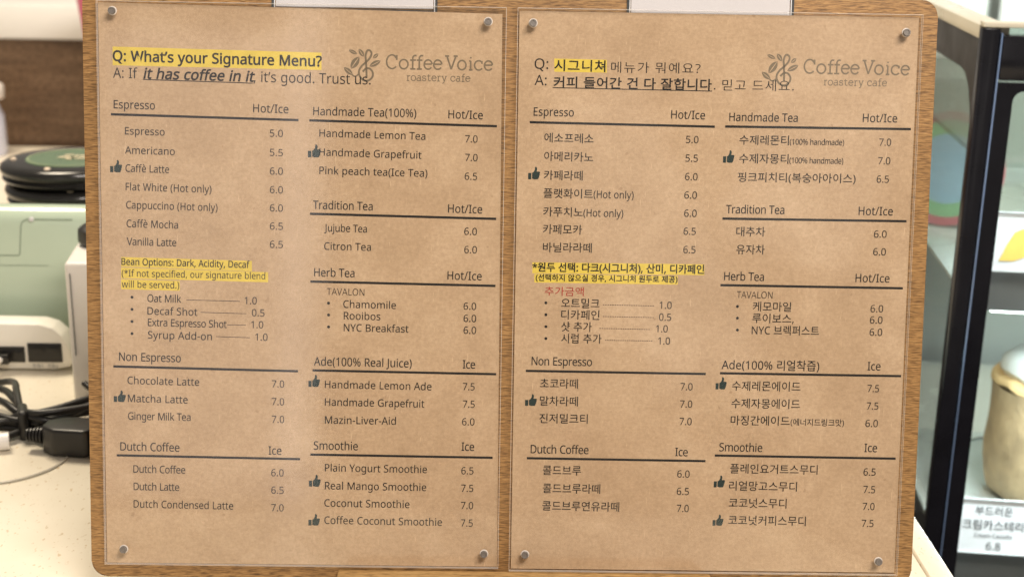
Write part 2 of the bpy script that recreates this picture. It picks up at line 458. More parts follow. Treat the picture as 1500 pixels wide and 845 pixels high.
# ------------------------------------------------------------------ glyph outlines and the printed content of both sheets
GLYPHS = '''
% 831 *[0P+.0I+T06+r/q,,/C,9.g,=.$,9-=,-,a+s,3+V+m+0+Y*[+R*/+Y)f+m)H,3)4,a)&->(~.$)&.g)3/C)F/q)c06*-0I *[/m*D/h*1/Z)~/C)u/#)o.V)m.$)o-N)u-%)~,a*1,I*D,<*[,7*t,;+,,I+;,`+F-$+L-M+N.$+L.V+F/#+;/C+,/Z*t/h /c0F+>(L*K(L.p0F /N-@/|-90F-%0d,`0z,31,+V10*p1,*-0{)P0g)#0I(]/~(I/N(B.}(I.X(].;)#.&)P-u*--q*p-u+V.%,3.9,`.U-%.{-9 /N,[/7,W/#,I.q,3.h+o.b+F.`*p.b*>.h)p.q)O/#)9/7),/N)&/g)+/z)90.)O09)o0?*=0A*p0?+F09+o0.,3/z,I/g,W
( 300 (u+P(w,,(|,c)*-<)6-p)F.G)Z.x)s/K*4/x*S0F+L0F*|/`*X.u*<.+*)-9)x,F)t+Q)v*y){*E*))m*5):*E(d*X(4*o&`+.&3+K%c*S%c*4&1)s&[)Z(/)F(_)6)5)*)h(|*A(w*v
) 300 +B+P+@*v+;*A+2)h+%)4*q(_*](/*E&[*)&1)d%c(l%c).&3)H&`)_(4)r(d*&):*3)m*<*E*A*y*C+Q*A,+*<,`*3-9*&-m)r.C)_.u)H/I)./w(k0F)d0F*)/x*E/K*].x*q.G+%-p+2-<+;,c+@,,
* 551 ,%0u+m.i-y/D.,.B,(.3-E,I,I+u+N-p*[+u)],I*x.3(v.B))/D+3.i*y0u
, 268 *X)[*A(j)}&s)]&$(v&$).&w)@(s)M)g*Q)g
- 322 (u*~(u+r+X+r+X*~
. 268 ):)()<)>)B)P)L)])Y)e)h)j)x)l*-)j*<)e*I)]*T)P*Z)>*])(*Z(m*T([*I(N*<(E*-(@)x(>)h(@)Y(E)L(N)B([)<(m
/ 372 ,N0F)R(L(V(L+R0F
0 572 .;,J..*d.#*8-q)l-_)I-J),-1(o,o([,N(M,*(E+[(B+)(G*W(V*0(o)k)6)P)a)<*8).*t)%+[(~,J)%-:)--}):.])M/4)g/_*,0%*R0>+%0L+[0Q,30L,a0>-,0%-L/_-h/4-|.]./-}.8-: )|,J)~+g*&+0*/*[*;*3*K)n*_)S*x)A+9)7+[)3+~)7,?)A,W)S,l)m,|*3--*Z-5+0-:+g-<,J-:-.-5-e--.8,|.a,l/%,W/?,?/R+~/]+[/a+9/]*x/R*_/?*K/%*;.a*/.8*&-e)~-.
1 572 ,G(L+K(L+K-~+K.T+M.z+O/D+2/)*l.h)z.))K.e+X0F,G0F
2 572 .8(L(}(L(});+)+D,*,J,c-B,n-_,t-},v.A,r.f,f/),R/@,8/Q+u/]+Q/`+0/^*l/W*O/M)Y.v)*/V)h0&*V0E+Q0P+}0M,H0F,k09-.0&-F/m-Z/Q-j/3-s.l-v.F-s-|-l-X-_-7-M,r-7,P,y,1+s+$*7)D.8)B
5 572 +Q-@,%-=,P-5,w-&-=,o-Y,V-p,9.%+s.0+L.3*}./*M.$)}-n)V-U)6-6(u,l(_,A(O+l(E+6(B*((L)1(j)1)c*.)?+7)3+Y)5+y):,9)C,R)Q,g)c,x)w-)*5-1*R-3*t-.+D,{+i,c,*,@,?+m,L+4,P*N,K)o,A)B,^)^0F-[0F-[/P*N/P*=-5*l-<
6 572 ))+p)1-5)O.L)`.p)s/5*//Q*J/l*j0&+208+[0F,/0M,c0P-60N-a0G-a/V-7/`,e/c,9/`+m/X+K/K+./:*q/$*].g*L.J*@.+*6-e**,O*S,{+0->+}-I,J-F,o->-4-/-Q,w-j,^-~,?.1+x.:+P.=+#.:*O.1*#-|)X-g)7-L(v-,(`,d(O,:(E+i(B+G(D+&(J*d(U*G(e*-(x)p)5)[)Q)I)s);*=)1*h)++< +h)2,4)6,V)D,t)Z-/){-<*J-@+#-<+N-1+s,x,6,^,L,:,Z+k,_+L,]+1,U*s,J*],<*J,,*;+t*1+`**+J*(+5*1*N*N)n+#)B+9)9+O)4
7 572 ){(L-7/P(y/P(y0F.;0F.;/]+&(L
8 572 +[0P,)0N,N0G,q0<-40--M/u-b/^-r/B-{.}-~.Y-|.>-v.$-k-i-9-/,O,_-E,.-[+w-p+b.#+K.0+2.8*q.:*Q.7*+.-)c-x)C-b))-F(m-$(Z,Z(M,1(E+_(B+-(E*](L*5(Y)p(k)T)%)>)@)/)`)%*&(~*N)$*n),+0)7+I)G+a)Y+v)o,-*^,Y)x-,)J-h)A.#)<.>):.Z)=.~)F/B)V/])l/u**0-*H0<*j0G+40N )z*M)~*,*/)j*D)P*b)=+-)2+]).,/)2,T)=,r)P--)k-:*.->*P-<*g-6*|-++3,Q+d+],/+L,5*]+g*.+4*%*{)|*f +Z/d+7/a*t/W*Y/H*F/4*:.v*6.V*8.?*>.**G-s*x-G+`-%,C-G,p-s,z.+-#.?-%.V,}.v,q/4,^/H,C/W,#/a
: 268 ):)()<)>)B)P)L)])Y)e)h)j)x)l*-)j*<)e*I)]*T)P*Z)>*])(*Z(m*T([*I(N*<(E*-(@)x(>)h(@)Y(E)L(N)B([)<(m ):-m)<.))B.:)L.G)Y.O)h.T)x.V*-.T*<.O*I.G*T.:*Z.)*]-m*Z-V*T-E*I-8*<-/*--*)x-()h-*)Y-/)L-8)B-E)<-V
? 434 *#*}*++d*E,>*y,s+Z-O+z-{,(.S,$.r+u//+d/C+K/Q+-/Z*d/^)g/Q(x/3(X/z)V0B)y0J*B0N*j0P+J0K+|0;,H/|,f/X,w/-,}.U,{.8,w-z,n-c,D-(+a,J+-+t*q+I*k*s*k*b*#*b )h)()j)>)p)P)y)]*+)e*:)j*K)l*[)j*j)e*w)]+%)P+,)>+.)(+,(m+%([*w(N*j(E*[(@*K(>*:(@*+(E)y(N)p([)j(m
A 639 .Q(L-U*v*H*v)M(L(L(L+U0I,L0I/T(L ,D.5,:.R,,.~+}/F+r.x+g.R+^.5*g+l-:+l
B 650 +l0F,d0B-M04.&/y.N/X.e/*.m.I.k...f-p.]-X.P-D.A-2..,}-t,q-Z,g->,].5,@.L,2.`+{.p+e.|+J/(+,/**d/&*:.x)p.g)N.O)3.3(w-k(d-C(V,r(O,@(L)S(L)S0F +~-#,Z-&-*-1-G-A-Z-X-f-w-j.?-e.d-W/$-?/9,y/H,L/P+p/S*S/S*S-# *S,3*S)>,/)>,i)B-:)N-Y)d-o*#-{*E.#*k-}+(-x+>-n+R-a+d-N+s-6+~,u,,,Q,1,(,3
C 632 ,x/[,R/Y,0/R+k/G+M/8+3/$*w.i*c.N*R./*E-h*<-B*6,u*4,I*7+l*@+8*O*e*f*<+%)v+G)Z+p)G,B);,w)7-v)?.n)S.n(`-u(I,j(B,#(G+B(V*h(p*:)7)q)c)S*;)?*w)3+^)/,J)1-#)9-V)E.*)W.U)n.|*-/D*M/c*r/|+?06+m0D,C0M,y0P..0E//0%.f/4-v/O
D 730 /t,P/o+_/`*v/F*;/$)d.T);-|(v-@(_,W(Q+g(L)S(L)S0F+|0F,g0B-J04.(/y.Y/Y/&/2/H.]/a.$/o-> .o,M.l-/.a-d.N.5.6.Z-s.y-L/5,|/F,J/P+o/S*S/S*S)?+Z)?,Y)G-G)`.$*,.N*e.g+Q
E 556 -{(L)S(L)S0F-{0F-{/Q*S/Q*S-%-i-%-i,2*S,2*S)A-{)A
F 519 *S(L)S(L)S0F-{0F-{/Q*S/Q*S,c-h,c-h+n*S+n
G 728 ,|,^/e,^/e(h.I(K,x(B,1(G+M(V*q(o*A)6)v)b)V*9)A*u)3+[)/,I)4-6)C-x)[.W)~/0*M/Z+$/}+a0<,I0K-90P.P0E/Z0%/8/2.</O-4/[,X/W,&/K+V/8+1.x*m.V*S..*A-[*7-(*3,I*6+m*?+:*N*g*e*>+&)w+K)Z+w)F,P):-2)6.();.e)G.e+h,|+h
H 741 /Y(L.Y(L.Y,1*S,1*S(L)S(L)S0F*S0F*S-%.Y-%.Y0F/Y0F
I 339 +i(L(u(L(u)%)o)9)o/X(u/m(u0F+i0F+i/m*o/X*o)9+i)%
J 273 (H%B&y%F&X%O&X&A&{&:(F&7(w&A)*&I)6&U)@&e)H&x)L(4)N(P)N0F*N0F*N(W*K(,*D&a*7&@*%&#)k%i)P%X)2%L(m%D
L 524 )S(L)S0F*S0F*S)B-~)B-~(L
M 907 )S(L)S0F+#0F-N)w/}0F1L0F1L(L0M(L0M/#-q(L-((L*O/#*O(L
N 760 /n(L._(L*F/&*G.J*J-b*L,t*L(L)S(L)S0F*b0F.y)n.x*C.u+/.t+v.t0F/n0F
O 781 0L,J0J+o0C+<07*h0&*=/m)q/R)M/5)/.m(q.E(]-u(N-E(E,l(B,5(E+`(N+3(]*g(r*D)0*%)M)h)q)S*=)C*i)8+=)1+p)/,K)3-7)?-x)S.W)p/0*:/Z*g/~+B0=,%0L,m0Q-V0L.80=.m/~/?/[/e/00%.W0;-x0H-7 *4,J*7+l*?+7*M*d*b*;*|)u+@)Y+h)F,9):,l)6-D):-q)F.;)Y.[)u.u*;/.*d/<+7/D+l/G,J/A-C/..0.j.j.</:-[/S,m/],9/X+h/M+@/9*|.z*b.X*M.0*?-^*7-)
P 605 +]0F,W0@-A0.-u/j.>/?.S.g.Z.(.K--.@,n.0,U-w,?-_,+-@+u,y+g,Q+],#+V+K+T*S+T*S(L)S(L)S0F +T/S*S/S*S,G+A,G+m,I,7,M,X,U,t,b-0,r-A-*-M-B-U-_-W.#-R.N-C.q-+/1,c/D,4/O
Q 781 0L,J0I+m0B+705*a/}*3/f)f/I)B/()#.[(g.0(T0&%V.Z%V-*(C,x(C,l(B,5(E+`(N+3(]*g(r*D)0*%)M)h)q)S*=)C*i)8+=)1+p)/,K)3-7)?-x)S.W)p/0*:/Z*g/~+B0=,%0L,m0Q-V0L.80=.m/~/?/[/e/00%.W0;-x0H-7 *4,J*7+l*?+7*M*d*b*;*|)u+@)Y+h)F,9):,l)6-D):-q)F.;)Y.[)u.u*;/.*d/<+7/D+l/G,J/A-C/..0.j.j.</:-[/S,m/],9/X+h/M+@/9*|.z*b.X*M.0*?-^*7-)
R 622 +e0F,B0D,t0<-B0/-g/y.(/b.>/F.N/$.W.Z.Z./.X-f.Q-E.E-*.6,m.#,X-j,G-$,#/5(L.%(L,-+f*S+f*S(L)S(L)S0F +`/R*S/R*S,W+e,W,?,[,j,g-/,z-E-:-S-]-W.+-U.H-O.b-D.w-6/-,~/;,g/E,J/L,*/Q
S 549 .%*W-~*.-s)e-b)D-I))-,(m,c(Z,:(M+h(E+5(B*C(F)Z(Q)$(e)$)a*#)C+9)6+Z)8+y)<,8)D,N)O,a)],o)m,y*#-#*9-%*O-#*f,z*z,r+0,f+@,S+N,=+]+2,.*;,R)]-$)9-_)..N)1.s);/9)K/U)b/o)}0)*A0:*g0F+30N+_0P,q0E-p0(-S/5,]/P+]/[+@/Z+&/U*l/N*Y/D*J/8*>/)*6.t*1.b*/.M*1.6*6-}*>-l*J-]*Z-M*p-@+r,r-&,?-B,--X+r-j+Z-w+?.#*{
T 556 ,&(L+&(L+&/Q(V/Q(V0F.Q0F.Q/Q,&/Q
V 600 /.0F,=(L+=(L(L0F)P0F+=+>+P*a+_*,+k)V+v*-,**b,=+@.)0F
W 930 2^0F0S(L/R(L-|-_-p./-e.Y-[.|-W/7-S.|-L.Y-A..-5-[+c(L*b(L(X0F)]0F*r+T*}+%++*T+3*++9)_+?*-+H*X+S+,+`+Y-)0F.,0F/U+V/c+&/n*T/v*)/})_0**806*s0E+U1Y0F
Y 566 +Y,O-`0F.g0F,,+S,,(L+,(L+,+O(L0F)T0F
a 561 +_.Q,@.L,q.>-;.%-U-_-f-0-k,Q-k(L-*(L,r)>,?(h+b(K*p(B*P(D*3(J)s(S)[(a)F(s)6)-)*)G(})f({*-)&*_)<+-)`+N*7+h*x+x+n,#,o,&,o,G,l,p,b-4,Q-J,;-X+{-b+Y-e*d-W)w-;)[-~*T.C +y+A+<+<*i+1*G*|*2*g*$*K)|*,*#)l*-)U*<)D*Q)8*i)1+))/+T)3+z)@,@)T,Y)s,i*?,n*o,n+D
b 615 *E.p*C./*B-[*V-q*l.)+*.:+G.G+k.N,7.Q,v.I-Q.2-~-f.E-0.Y,D.a+J.^*k.T*7.D)e.0)>-q(z-Q(b-.(P,b(E,7(B+k(E+G(L+*(Y*l(j*V(}*A)6*,(L)G(L)G0u*E0u ,(-c+`-a+A-X+(-L*o-<*_-%*S,e*K,D*G+y*E+K*I*g*S*4*f)f+&)H+O)7,*)1,V)7,{)I-;)g-O*5-[*i-`+K-[,/-O,b-;-/,{-K,U-]
c 480 +k(B+<(E*m(O*E(`)~(w)a):)H)`)7*1),*f))+G)-,+)8,b)J-4)d-Z*%-y*I.5*r.E+B.O+q.R,f.I-I.5-.-F,P-W+o-`+L-]+.-U*p-H*Z-6*H,{*;,_*2,>*,+s**+H*,*z*2*U*;*5*H)t*Y)^*o)K+-)>+I)7+j)4,])=-@)S-@(`,_(J
d 615 +Q(B*n(J*7(b)f)-)D)d)0*O))+I)0,C)D-/)f-f*8.3*o.J+R.R,A.G,x.+-G-^-F.)-D.R-D0u.B0u.B(L-U(L-F):,x(k,A(M +`)1,8)6,a)F,})`-6**-A*Y-E+8-E+H-A,+-6,`-#--,c-K,9-^+_-d+3-^*j-J*M-**:,[*.,(**+G*.*g*:*4*M)g*j)I+3)7
e 564 +c.R,4.O,[.E-#.4-C-x-]-[-q-9.$,n..,C.1+o.1+9**+9*0*[*@*-*X)c*{)H+J)8+|)3,|)<-t)X-t(f,}(K+x(B+F(E*t(P*J(b*%(z)c)>)I)d)7*6)-*i))+F),,#)6,V)F-))^-P)z-q*?.0*f.C+5.N +b-e+:-`*t-R*W-;*B,x*4,Q*,,$-/,$--,B-),^,|,v,q-0,c-B,Q-P,<-[+~-c
f 344 ,0-_*^-_*^(L)`(L)`-_([-_([.-)`.K)`.k)b/;)i/a)t0%*)0@*=0U*U0f*r0q+60x+Y0z,90t,h0h,P/},+0,+Z01+?0.+)0#*s/n*h/V*`/7*^.l*^.H,0.H
g 615 +Q.R+t.P,9.I,V.>,r..-0-u-G-[-V.H.B.H.B(C.?&n.6&C.(%y-o%X-S%>-3%*,g$w,9$n+a$k*O$t)S%2)S&)*R%e+f%Y,6%^,Z%l,x&(-3&F-A&l-E(<-E(Q-F(u-F)9-0({,t(g,Y(V,;(K+v(D+R(B*m(J*6(c)d)1)C)i)/*R))+I)/,>)C-()d-a*5.0*l.J +^-c+@-`+&-W*k-J*W-8*G,{*;,_*1,=*,+s**+H*.*f*:*3*N)e*l)G+4)6+`)0,K):,^)C,n)N,|)[-=*;-F+4-F+I-D+x-?,D-5,f-(-%,r-<,]-M,C-Y,$-a
h 618 *E.I*C-}*C-X*r.,+Q.G,9.Q,c.O-,.H-K.<-g.,-}-r.3-W.?-7.G,m.I,A.I(L-L(L-L,;-I,d-?-)-/-B,s-T,T-_,.-c+d-`+D-X+*-K*p-:*`-#*S,d*K,D*G+|*E+S*E(L)G(L)G0u*E0u
i 258 *E.H*E(L)G(L)G.H )u0^*=0O*F0E*K07*M0$*K/o*F/a*=/U)u/G)g/I)Z/M)O/U)G/a)B/o)@0$)B07)G0E)O0O)Z0W)g0[
j 258 (c$k(6$o&p$w&p%d(4%](W%Y(l%[(~%b)2%l)>%{)E&6)G&S)G.H*E.H*E&V*C&6*>%u*5%Z*(%D)s%2)_$~)F$s))$m )@0$)B07)G0E)O0O)Z0W)g0[)u0^*=0O*F0E*K07*M0$*K/o*F/a*=/U)u/G)g/I)Z/M)O/U)G/a)B/o
k 534 *D,O*C,$*B+R*V+j*o,-+*,G,|.H...H+d+r.=(L--(L+&+8*D*^*D(L)G(L)G0u*D0u
l 258 *E(L)G(L)G0u*E0u
m 935 /x.R0U.M1(.=1K-~1e-X1t-%1y,A1y(L0|(L0|,=0y,e0p-)0a-B0L-T00-_/i-c/9-^.o-N.R-5.@,m.5,A.1+g.1(L-4(L-4,=-(-),z-;,n-I,_-T,L-],8-a+{-c+Y-`+<-X+$-K*m-:*^-#*R,e*K,E*G+}*E+T*E(L)G(L)G.H*4.H*C-Y*p.-+L.I,0.R,W.P,{.H-=.<-W.+-l-o-}-R.9-o.R.+.o.</4.H/U.P
n 618 ,;.R,w.M-L.=-s-~.3-X.D-%.I,A.I(L-L(L-L,;-I,d-?-)-/-B,s-T,T-_,.-c+S-]+*-L*h-0*T,e*I,4*E+T*E(L)G(L)G.H*4.H*C-Y*s.-+S.I
o 605 .W+K.U*{.O*S.E*..8)i.&)K-n)1-V(v-<(d,z(T,X(J,6(D+l(B+I(D+((J*d(T*F(d*,(v)p)1)[)K)I)i);*.)1*S)+*{))+K),,))6,[)G--)_-S)|-t*C.1*l.D+=.N+o.R,C.N,o.D-:.1-^-t-{-S.7--.I,[.S,) **+K*,*~*1*X*;*7*H)v*Y)^*o)J+-)<+K)4+n)1,5)4,S)<,m)J-&)^-8)v-E*7-O*X-T*~-V+K-T+u-N,>-E,_-8,{-&-7,l-I,R-W,4-`+m-c+:-]*n-J*O-,*:,^*.,,
p 615 ,8.R,w.J-Q.3-~-h.E-1.Y,F.a+K.^*l.T*8.D)f.0)?-q({-Q(b-/(P,c(F,7(B+H(M*l(j*B)6*C(f*E(8*E$k)G$k)G.H*5.H*C-Y*l.)+G.G ,(-c+a-a+C-Y++-M*r->*b-)*U,k*M,L*G,**E+]*E+K*G*|*K*V*S*5*_)t*o)[+()I+B)<+a)4,*)1,I)4,e)=,{)L-4)a-C)z-O*;-X*]-^+$-`+L-[,+-O,]-;-+,{-J,U-]
r 413 ,3.R,S.P,s.L,h-U,J-Z,--]+L-O*u-**Q,L*E+]*E(L)G(L)G.H*5.H*A-@*m-w+I.C+_.L+v.P
s 479 -<*,-9)f-0)H,})/,i(u,P(c,2(T+k(J+D(D*u(B)n(K)%(e)%)Z)t)<*w)/+E)1+f)9+~)D,4)T,>)i,A*#,6*H+i*i*r+2)s+Z)[+i)H+y)9,0).,D)&,])$,y)+-H)>-l)].-*+.B*].N+:.R,;.H-1..,n-B,%-Z+4-e*n-c*Q-]*;-R*,-E)}-6)z,~*,,W*W,9+O+r,L+J,c+<,u+,-)*t-4*`-:*G
t 361 +F)0+p)3,7);,7(R+j(G+7(B*w(D*](H*C(P*-(^)u(n)e)))X)D)P)g)N*4)N-_(]-_(]..)O.Q)s/j*L/j*L.H,3.H,3-_*L-_*L*6*O)s*V)Z*d)G*v):+/)3
u 618 .E.H.E(L-W(L-H)9,u(f,9(K+P(B+((D*_(K*?(V*#(h)i(})W)<)K)[)C*%)A*Q)A.H*@.H*@*W*C*0*M)k*^)Q*u)?+8)5+^)1,()3,H);,b)G,w)Y--)p-8*/-A*O-E*s-G+?-G.H
v 508 *d(L(L.H)P.H*i*u*z*C+/)j+;)@+H)k+Y*D+k*u-(.H.,.H+o(L
w 786 -9+n--,<,},d,u-,,m-G,e-,,],d,R,;,F+m+@(M*6(M(W.I)X.I*H+9*W*X*d){*n)M*w)l+#*7+.*`+9+),>.I-D.I.F+).T*R.c)z.m)N.v)y/(*V/8+90).I1).I/H(M.;(M
x 529 *m+P(h.H)r.H+G,2,w.H.$.H+{+P./(L-$(L+G*o)h(L(_(L
y 510 (M.H)Q.H*l+$*~*K+3)u+@)G+U*.+q+%-).H...H+U&]+(%`*q%G*]%4*D%$**$t)h$m)F$k(w$n(W$s(W%_(r%Z)8%X)n%e*:&+*U&^*r(J
z 470 -9(L(t(L(t),,+-_)*-_)*.H-2.H-2-a*#)6-9)6
è 564 +c.R,4.O,[.E-#.4-C-x-]-[-q-9.$,n..,C.1+o.1+9**+9*0*[*@*-*X)c*{)H+J)8+|)3,|)<-t)X-t(f,}(K+x(B+F(E*t(P*J(b*%(z)c)>)I)d)7*6)-*i))+F),,#)6,V)F-))^-P)z-q*?.0*f.C+5.N +b-e+:-`*t-R*W-;*B,x*4,Q*,,$-/,$--,B-),^,|,v,q-0,c-B,Q-P,<-[+~-c +B0{+^0H,%/n,H/@,H/4+h/4+A/U*r0$*L0N*30q*30{
’ 175 *;0;*#/I)`.Q)?-`(X-`(g.A(u/&)%/h)00F*40F
가 920 /m1^/m&Y0f&Y0f,l2A,l2A-V0f-V0f1^ )S0V)S/l-7/l,z.J,G-3+W,(*L+())*6)W)P+>*X,X+r-N-?-|.t.00V
간 920 /s1^/s*>0m*>0m-n2=-n2=.Y0m.Y0m1^ )J0r)J0,--0,,P.M+,-0)$,4)H+K+#,-,?,~-=.,-u/F.-0r *T+&*T&m19&m19(V+M(V+M+&
거 920 .#-Z.#,p0C,p0C&X1;&X1;1^0C1^0C-Z )K0U)K/m--/m,s.L,D-6+V,+*L++)#*7)Q)P+;*Y,T+s-G-?-t.s.%0U
건 920 .3.T.3-j0C-j0C*61<*61<1]0C1]0C.T )`0r)`0,-70,,X.J+4-*)2,-)U+D+/,(,I,{-G.+.#/F.70r *w*{*w&m1S&m1S(V+q(V+q*{
경 920 .#+Q,9+<++*Z*a)W++(S,9&r.#&]/i&r0w(S1A)W0w*Z/i+< .#*j/=*]0.*70I)W0.(x/=(R.#(E,e(R+t(x+X)W+t*7,e*] )_0t)_0/-40/,X.T+6-:)0,C)R+[+L,J,v-W-p/&0C/&0C-c-f-c-f,y0C,y0C+[1<+[1<1]0C1]0C/k.*/k.40t
고 920 )|0])|/s0+/s0+/^0*.C/|,r/d+,0^*}0u,n0~.A1#/^1#0] ,T-C,T)i)#)i)#(~2+(~2+)i-L)i-L-C
공 920 -Q+>+_+**L*K*$)K*L(L+_&o-Q&Z/D&o0W(L1#)K0W*K/D+* -Q*X.t*L/j*(0,)K/j(q.t(M-Q(A,0(M+:(q*x)K+:*(,0*L *+1/*+0F0$0F0$0=0#/P/y.`/h-e0_-[0q.X0w/M0x0=0x1/ ,g.u,g,{)$,{)$,62*,62*,{-_,{-_.u
그 920 )#)n)#)(2+)(2+)n )~0W)~/n/{/n/{/V/z.7/p,_/V*j0P*a0i,]0r.60s/V0s0W
금 920 */+=*/&e0|&e0|+= 0)*U0)(N+%(N+%*U )#-H)#,_2.,_2.-H0`-H0r.U0x/S0y0D0y1-*21-*20C0%0C0$/R/y.U/g-H
너 920 -=.A-=-W0D-W0D&W1=&W1=1^0D1^0D.A )U*k)U*#*A*#+t*&-F*3.x*I.n+4-D*z+y*o*N*k*N0R)U0R
넛 920 )Y,~)Y,7*D,7+x,:-I,D.w,Z.m-G-G-2+}-&*Q,~*Q0{)Y0{ -P/R-P.i0C.i0C*j1<*j1<1^0C1^0C/R -W+T-W+.-,)o+r(t*5(C*U&[+}((-4(k.%)k.q(k0&()1M&]1p(C03(t.z)p.O+..O+T
노 920 *.0k*.,@-+,@-+)^)#)^)#(t2.(t2.)^.#)^.#,@1*,@1*-*+(-*+(0k
뉴 920 *21/*2-P1$-P1$.:++.:++1/ )#,()#+>+C+>+C&X,<&X,<+>.n+>.n&X/g&X/g+>2++>2+,(
니 920 0@1^0@&X18&X181^ )^*|)^*3*M*3,)*7-b*E/G*`/<+K-_+3,++$*U*|*U0_)^0_
닐 920 0@1^0@,[19,[191^ )]-p)]-+*K-+,2-/-i-</C-T/8.=-d.%,3-t*T-p*T11)]11 *j(M*j&e1X&e1X(M+b(M+b)]19)]19,,*g,,*g+D0@+D0@*@*j*@
다 920 /m1^/m&W0f&W0f,v2E,v2E-a0f-a0f1^ )K0`)K*+*8*++z*--O*6.}*I.s+6-K*~+}*u*C*r*C/v.,/v.,0`
대 920 .E1I.E(-/8(-/8,q0_,q0_&X1S&X1S1^0_1^0_-Z/8-Z/81I )D0I)D*)*$*)+F*+,W*3-g*D-_+/,Y*z+Q*s*=*p*=/`-,/`-,0I
두 920 *:1(*:-10{-10{-u+4-u+40>0o0>0o1( (~+p(~++-*++-*&[-}&[-}++2-++2-+p
드 920 )#)e)#(z2.(z2.)e *20d*2,)1),)1),n+*,n+*/z0{/z0{0d
들 920 )#-K)#,c2,,c2,-K *71?*7.:1#.:1#.~+/.~+/0V0v0V0v1? */(K*/&d17&d17(K+%(K+%)M0w)M0w+n*-+n*-+,0$+,0$*1*/*1
디 920 0?1^0?&W18&W181^ )_0b)_*)*M*),=*+-p*5/A*H/9+4-m*|,@*s*W*q*W/w.G/w.G0b
떼 920 0k1^0k&X1`&X1`1^ -N-s-N--.x--.x(-/k(-/k1H.x1H.x-s )>0F)>*5)c*5+U*F+N+2*1*}*1/]+C/]+C0F +n0F+n*8,9*8,t*9-Z*?.H*M.@+8,_*~,_/].,/].,0F
라 920 /n1^/n&W0f&W0f,s2E,s2E-_0f-_0f1^ )G0d)G/z-$/z-$-q)I-q)I)~*7)~+{*%-Q*0/%*D.y+.-O*v+~*l*A*j*A-,-x-,-x0d
랫 920 .E1K.E+`/9+`/9.:0Y.:0Y*l1N*l1N1]0Y1]0Y/#/9/#/91K )K0q)K0,,A0,,A.f)M.f)M+n*.+n+M+p,a+x-u,.-l,r,a,a+V,X*C,U*C.%-7.%-70q -a+:-a*~-4)l+y(r*<(C*^&],*((-=(j./)h.}(j05((1]&]1~(C0A(r/+)l.Y*~.Y+:
러 920 .K-k.K-$0C-$0C&W1;&W1;1^0C1^0C-k )C0d)C/z,y/z,y-y)F-y)F)}*1)}+m*#-=*..g*@.`++-<*t+r*k*>*i*>-4-p-4-p0d
럽 920 *g+]*g&e1<&e1<+]0D+]0D*J+_*J+_+] +_)c0D)c0D(N+_(N .N/U.N.k0C.k0C,-1<,-1<1]0C1]0C/U )H17)H0N,z0N,z/5)J/5)J,E*4,E+l,G-;,N.h,`.a-I-:-9+r-1*B-/*B.O-q.O-q17
레 920 0_1^0_&X1S&X1S1^ )@0S)@/j,#/j,#-k)B-k)B*)*#*)+9*+,O*2-n*C-g+-,Q*x+C*q*8*o*8-&,u-&,u0S .[1G.[.%-E.%-E-<.[-<.[(./O(./O1G
렉 920 *i*t*i*/0V*/0V&X1N&X1N*t 0Y1]0Y+E1N+E1N1] )K0s)K0/,-0/,-.i)M.i)M+p*-+p+K+r,_+z-r,0-i,t,_,d+U,[*C,X*C.*,~.*,~0s .[1K.[/)-F/)-F.?.[.?.[+K/P+K/P1K
로 920 *0,8*0+N-++N-+)Y)#)Y)#(o2.(o2.)Y-~)Y-~+N17+N17,8+(,8+(-q0}-q0}0u*.0u*.000*000*.X*0.X
루 920 *.-A*.,W18,W18-A+&-A+&.Z1#.Z1#19*+19*+0P0*0P0*/@*./@ (~+T(~*k-**k-*&W-~&W-~*k2-*k2-+T
리 920 0A1^0A&W19&W191^ )V0d)V/z-</z-<-r)X-r)X*#*I*#,,*&-g*0/N*E/F+/-d*w,.*m*R*j*R-..6-..60d
림 920 0@1]0@+a19+a191] *h+/*h&e19&e19+/ 0B*F0B(N+_(N+_*F )Q1%)Q0=-20=-2/#)S/#)S,1*B,1,),3-],</7,N/--8-X-%,*,y*J,w*J.=.).=.)1%
링 920 0@1]0@+L19+L191] -x+9,.+%*|*H*V)J*|(K,.&n-x&Z/g&n0u(K1?)J0u*H/g+% -x*Q/:*E0+*#0F)J0+(p/:(N-x(B,Z(N+j(p+N)J+j*#,Z*E )Q0~)Q09-209-2.y)S.y)S,)*B,),),+-],4/7,F/--0-X,z,*,q*J,o*J.8.).8.)0~
마 920 )H0])H*0.$*0.$0] --/u--*t*?*t*?/u /m1^/m&X0f&X0f,q2E,q2E-]0f-]0f1^
말 920 )I1*)I-&.&-&.&1* -00A-0-k*@-k*@0A /t1^/t,S0m,S0m.d2=.d2=/N0m/N0m1^ *L(M*L&e12&e12(M+C(M+C)X0m)X0m,(*J,(*J+@/u+@/u*<*L*<
맛 920 )I0s)I,H-y,H-y0s -%0/-%-1*@-1*@0/ /t1^/t*{0m*{0m./2=./2=.u0m.u0m1^ -?+K-?+0,p)q+](u){(D*A&]+h(),y(l-j)m.Y(l/k()16&]1W(D/v(u.c)q.7+0.7+K
망 920 )I0s)I,U.&,U.&0s -00/-0->*@->*@0/ -Z+D+p+0*c*P*>)O*c(M+p&n-Z&Y/D&n0P(M0u)O0P*P/D+0 -Z*[.t*O/d*,/~)O/d(r.t(N-Z(B,@(N+P(r+6)O+P*,,@*O /t1^/t+d0m+d0m.E2=.E2=/00m/00m1^
메 920 ,A/g,A+$*8+$*8/g 0`1^0`&X1U&X1U1^ .`1J.`-q-5-q-50N)D0N)D*=-5*=-5-,.`-,.`(,/T(,/T1J
모 920 0-0)0-,m*|,m*|0) **0m**,*-+,*-+)^)#)^)#(s2.(s2.)^-~)^-~,*1#,*1#0m
